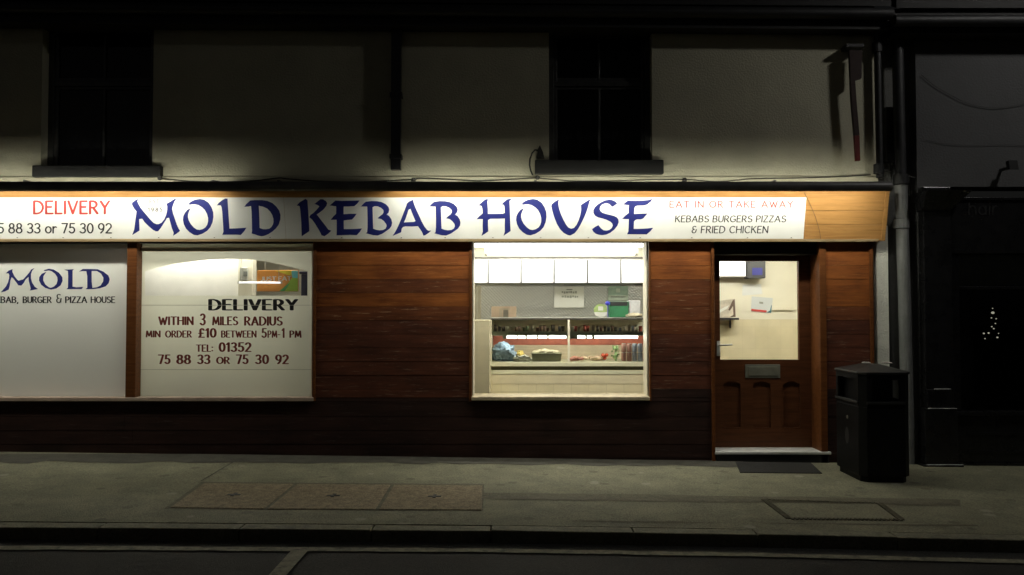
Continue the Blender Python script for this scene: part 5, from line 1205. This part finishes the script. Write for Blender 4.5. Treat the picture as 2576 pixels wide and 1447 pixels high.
for k, (px, py, r_) in enumerate(((2497,776,.006),(2497.5,787,.016),(2494,800,.007),(2506,802,.007),(2504,814,.007),(2495,822,.008),(2500,827,.008),(2512,839,.006),(2509,849,.010),(2475,839,.010),(2487,838,.010),(2478,852,.007))):
    c = U(px, py, Yx-.12 if px > 2490 else Yx-.1); mb = MB(); mb.blob((c.x, c.y, c.z), (r_, r_, r_*.8), 0, 1, 0, 8, 6, flat=False); mb.build('bulb', M_bulb, tr, smooth=True)
# fittings on the neighbour
cable('wall_cable', [(2318,188),(2350,215),(2400,244),(2440,262),(2490,271),(2540,268),(2600,256),(2700,240)], .0028, 'thin cable sagging across the grey rendered wall at the right', -.015)
cable('wall_cable', [(2330,352),(2380,362),(2450,366),(2520,364),(2620,368)], .002, 'fine cable running level across the grey rendered wall at the right', -.012)
o = thing('floodlight', U(2550, 432, -.05), 'small unlit black floodlight on the grey wall above the black shopfront', 'floodlight')
mb = MB(); a, b_ = U(2537, 428, -.2), U(2560, 403, -.2); mb.hexa([(a.x,-.22,a.z),(b_.x,-.22,a.z),(b_.x-.02,-.14,a.z+.03),(a.x+.02,-.14,a.z+.03),(a.x,-.20,b_.z),(b_.x,-.20,b_.z),(b_.x-.02,-.12,b_.z),(a.x+.02,-.12,b_.z)]); mb.build('head', M_bin, o, bevel=.005)
mb = MB(); mb.box((a.x+b_.x)/2-.012, (a.x+b_.x)/2+.012, -.13, .0, a.z+.02, a.z+.045); mb.build('bracket', M_blackm, o)
o = thing('meter_box', U(2250, 408, .1), 'black meter box with hanging wires in the recess between the pipes', 'meter box')
a, b_ = U(2228, 408, .06), U(2270, 270, .06); mb = MB(); mb.box(a.x, b_.x, .04, .139, a.z, b_.z); mb.build('case', M_blackm, o, bevel=.008)
for px, e in ((2236, 445), (2247, 452), (2254, 470), (2262, 448)):
    mb = MB(); mb.tube([U(px, 409, .09), U(px+random.uniform(-4, 4), 430, .08), U(px+random.uniform(-6, 6), e, .09)], .006, 6); mb.build('wire', M_cable, o, smooth=True)
cable('corner_wires', [(2196,432),(2225,428),(2250,434),(2280,442),(2300,448)], .006, 'dark wires crossing below the meter box beside the corner pipe', .02)

# ================================================================== street lamp, off to the right of the view
lx, ly = 5.8, -2.3
lamp = thing('street_lamp', (lx, ly, zg(lx)), 'grey street lamp standing on the pavement to the right, near the kerb', 'street lamp')
mb = MB(); mb.lathe((lx, ly, zg(lx)), [(.085, -.1), (.085, 1.1), (.05, 1.16), (.038, 5.62)], 14); mb.build('column', M_pgrey, lamp, smooth=True)
mb = MB(); mb.lathe((lx, ly, zg(lx)+5.79), [(.24, 0), (.20, .05), (.05, .09)], 16); mb.build('lantern', M_pgrey, lamp, smooth=True)
mb = MB(); mb.blob((lx, ly, zg(lx)+5.71), (.20, .20, .072), 0, 1, 0, 14, 10, flat=False); mb.build('bowl', M_lamp, lamp, smooth=True)
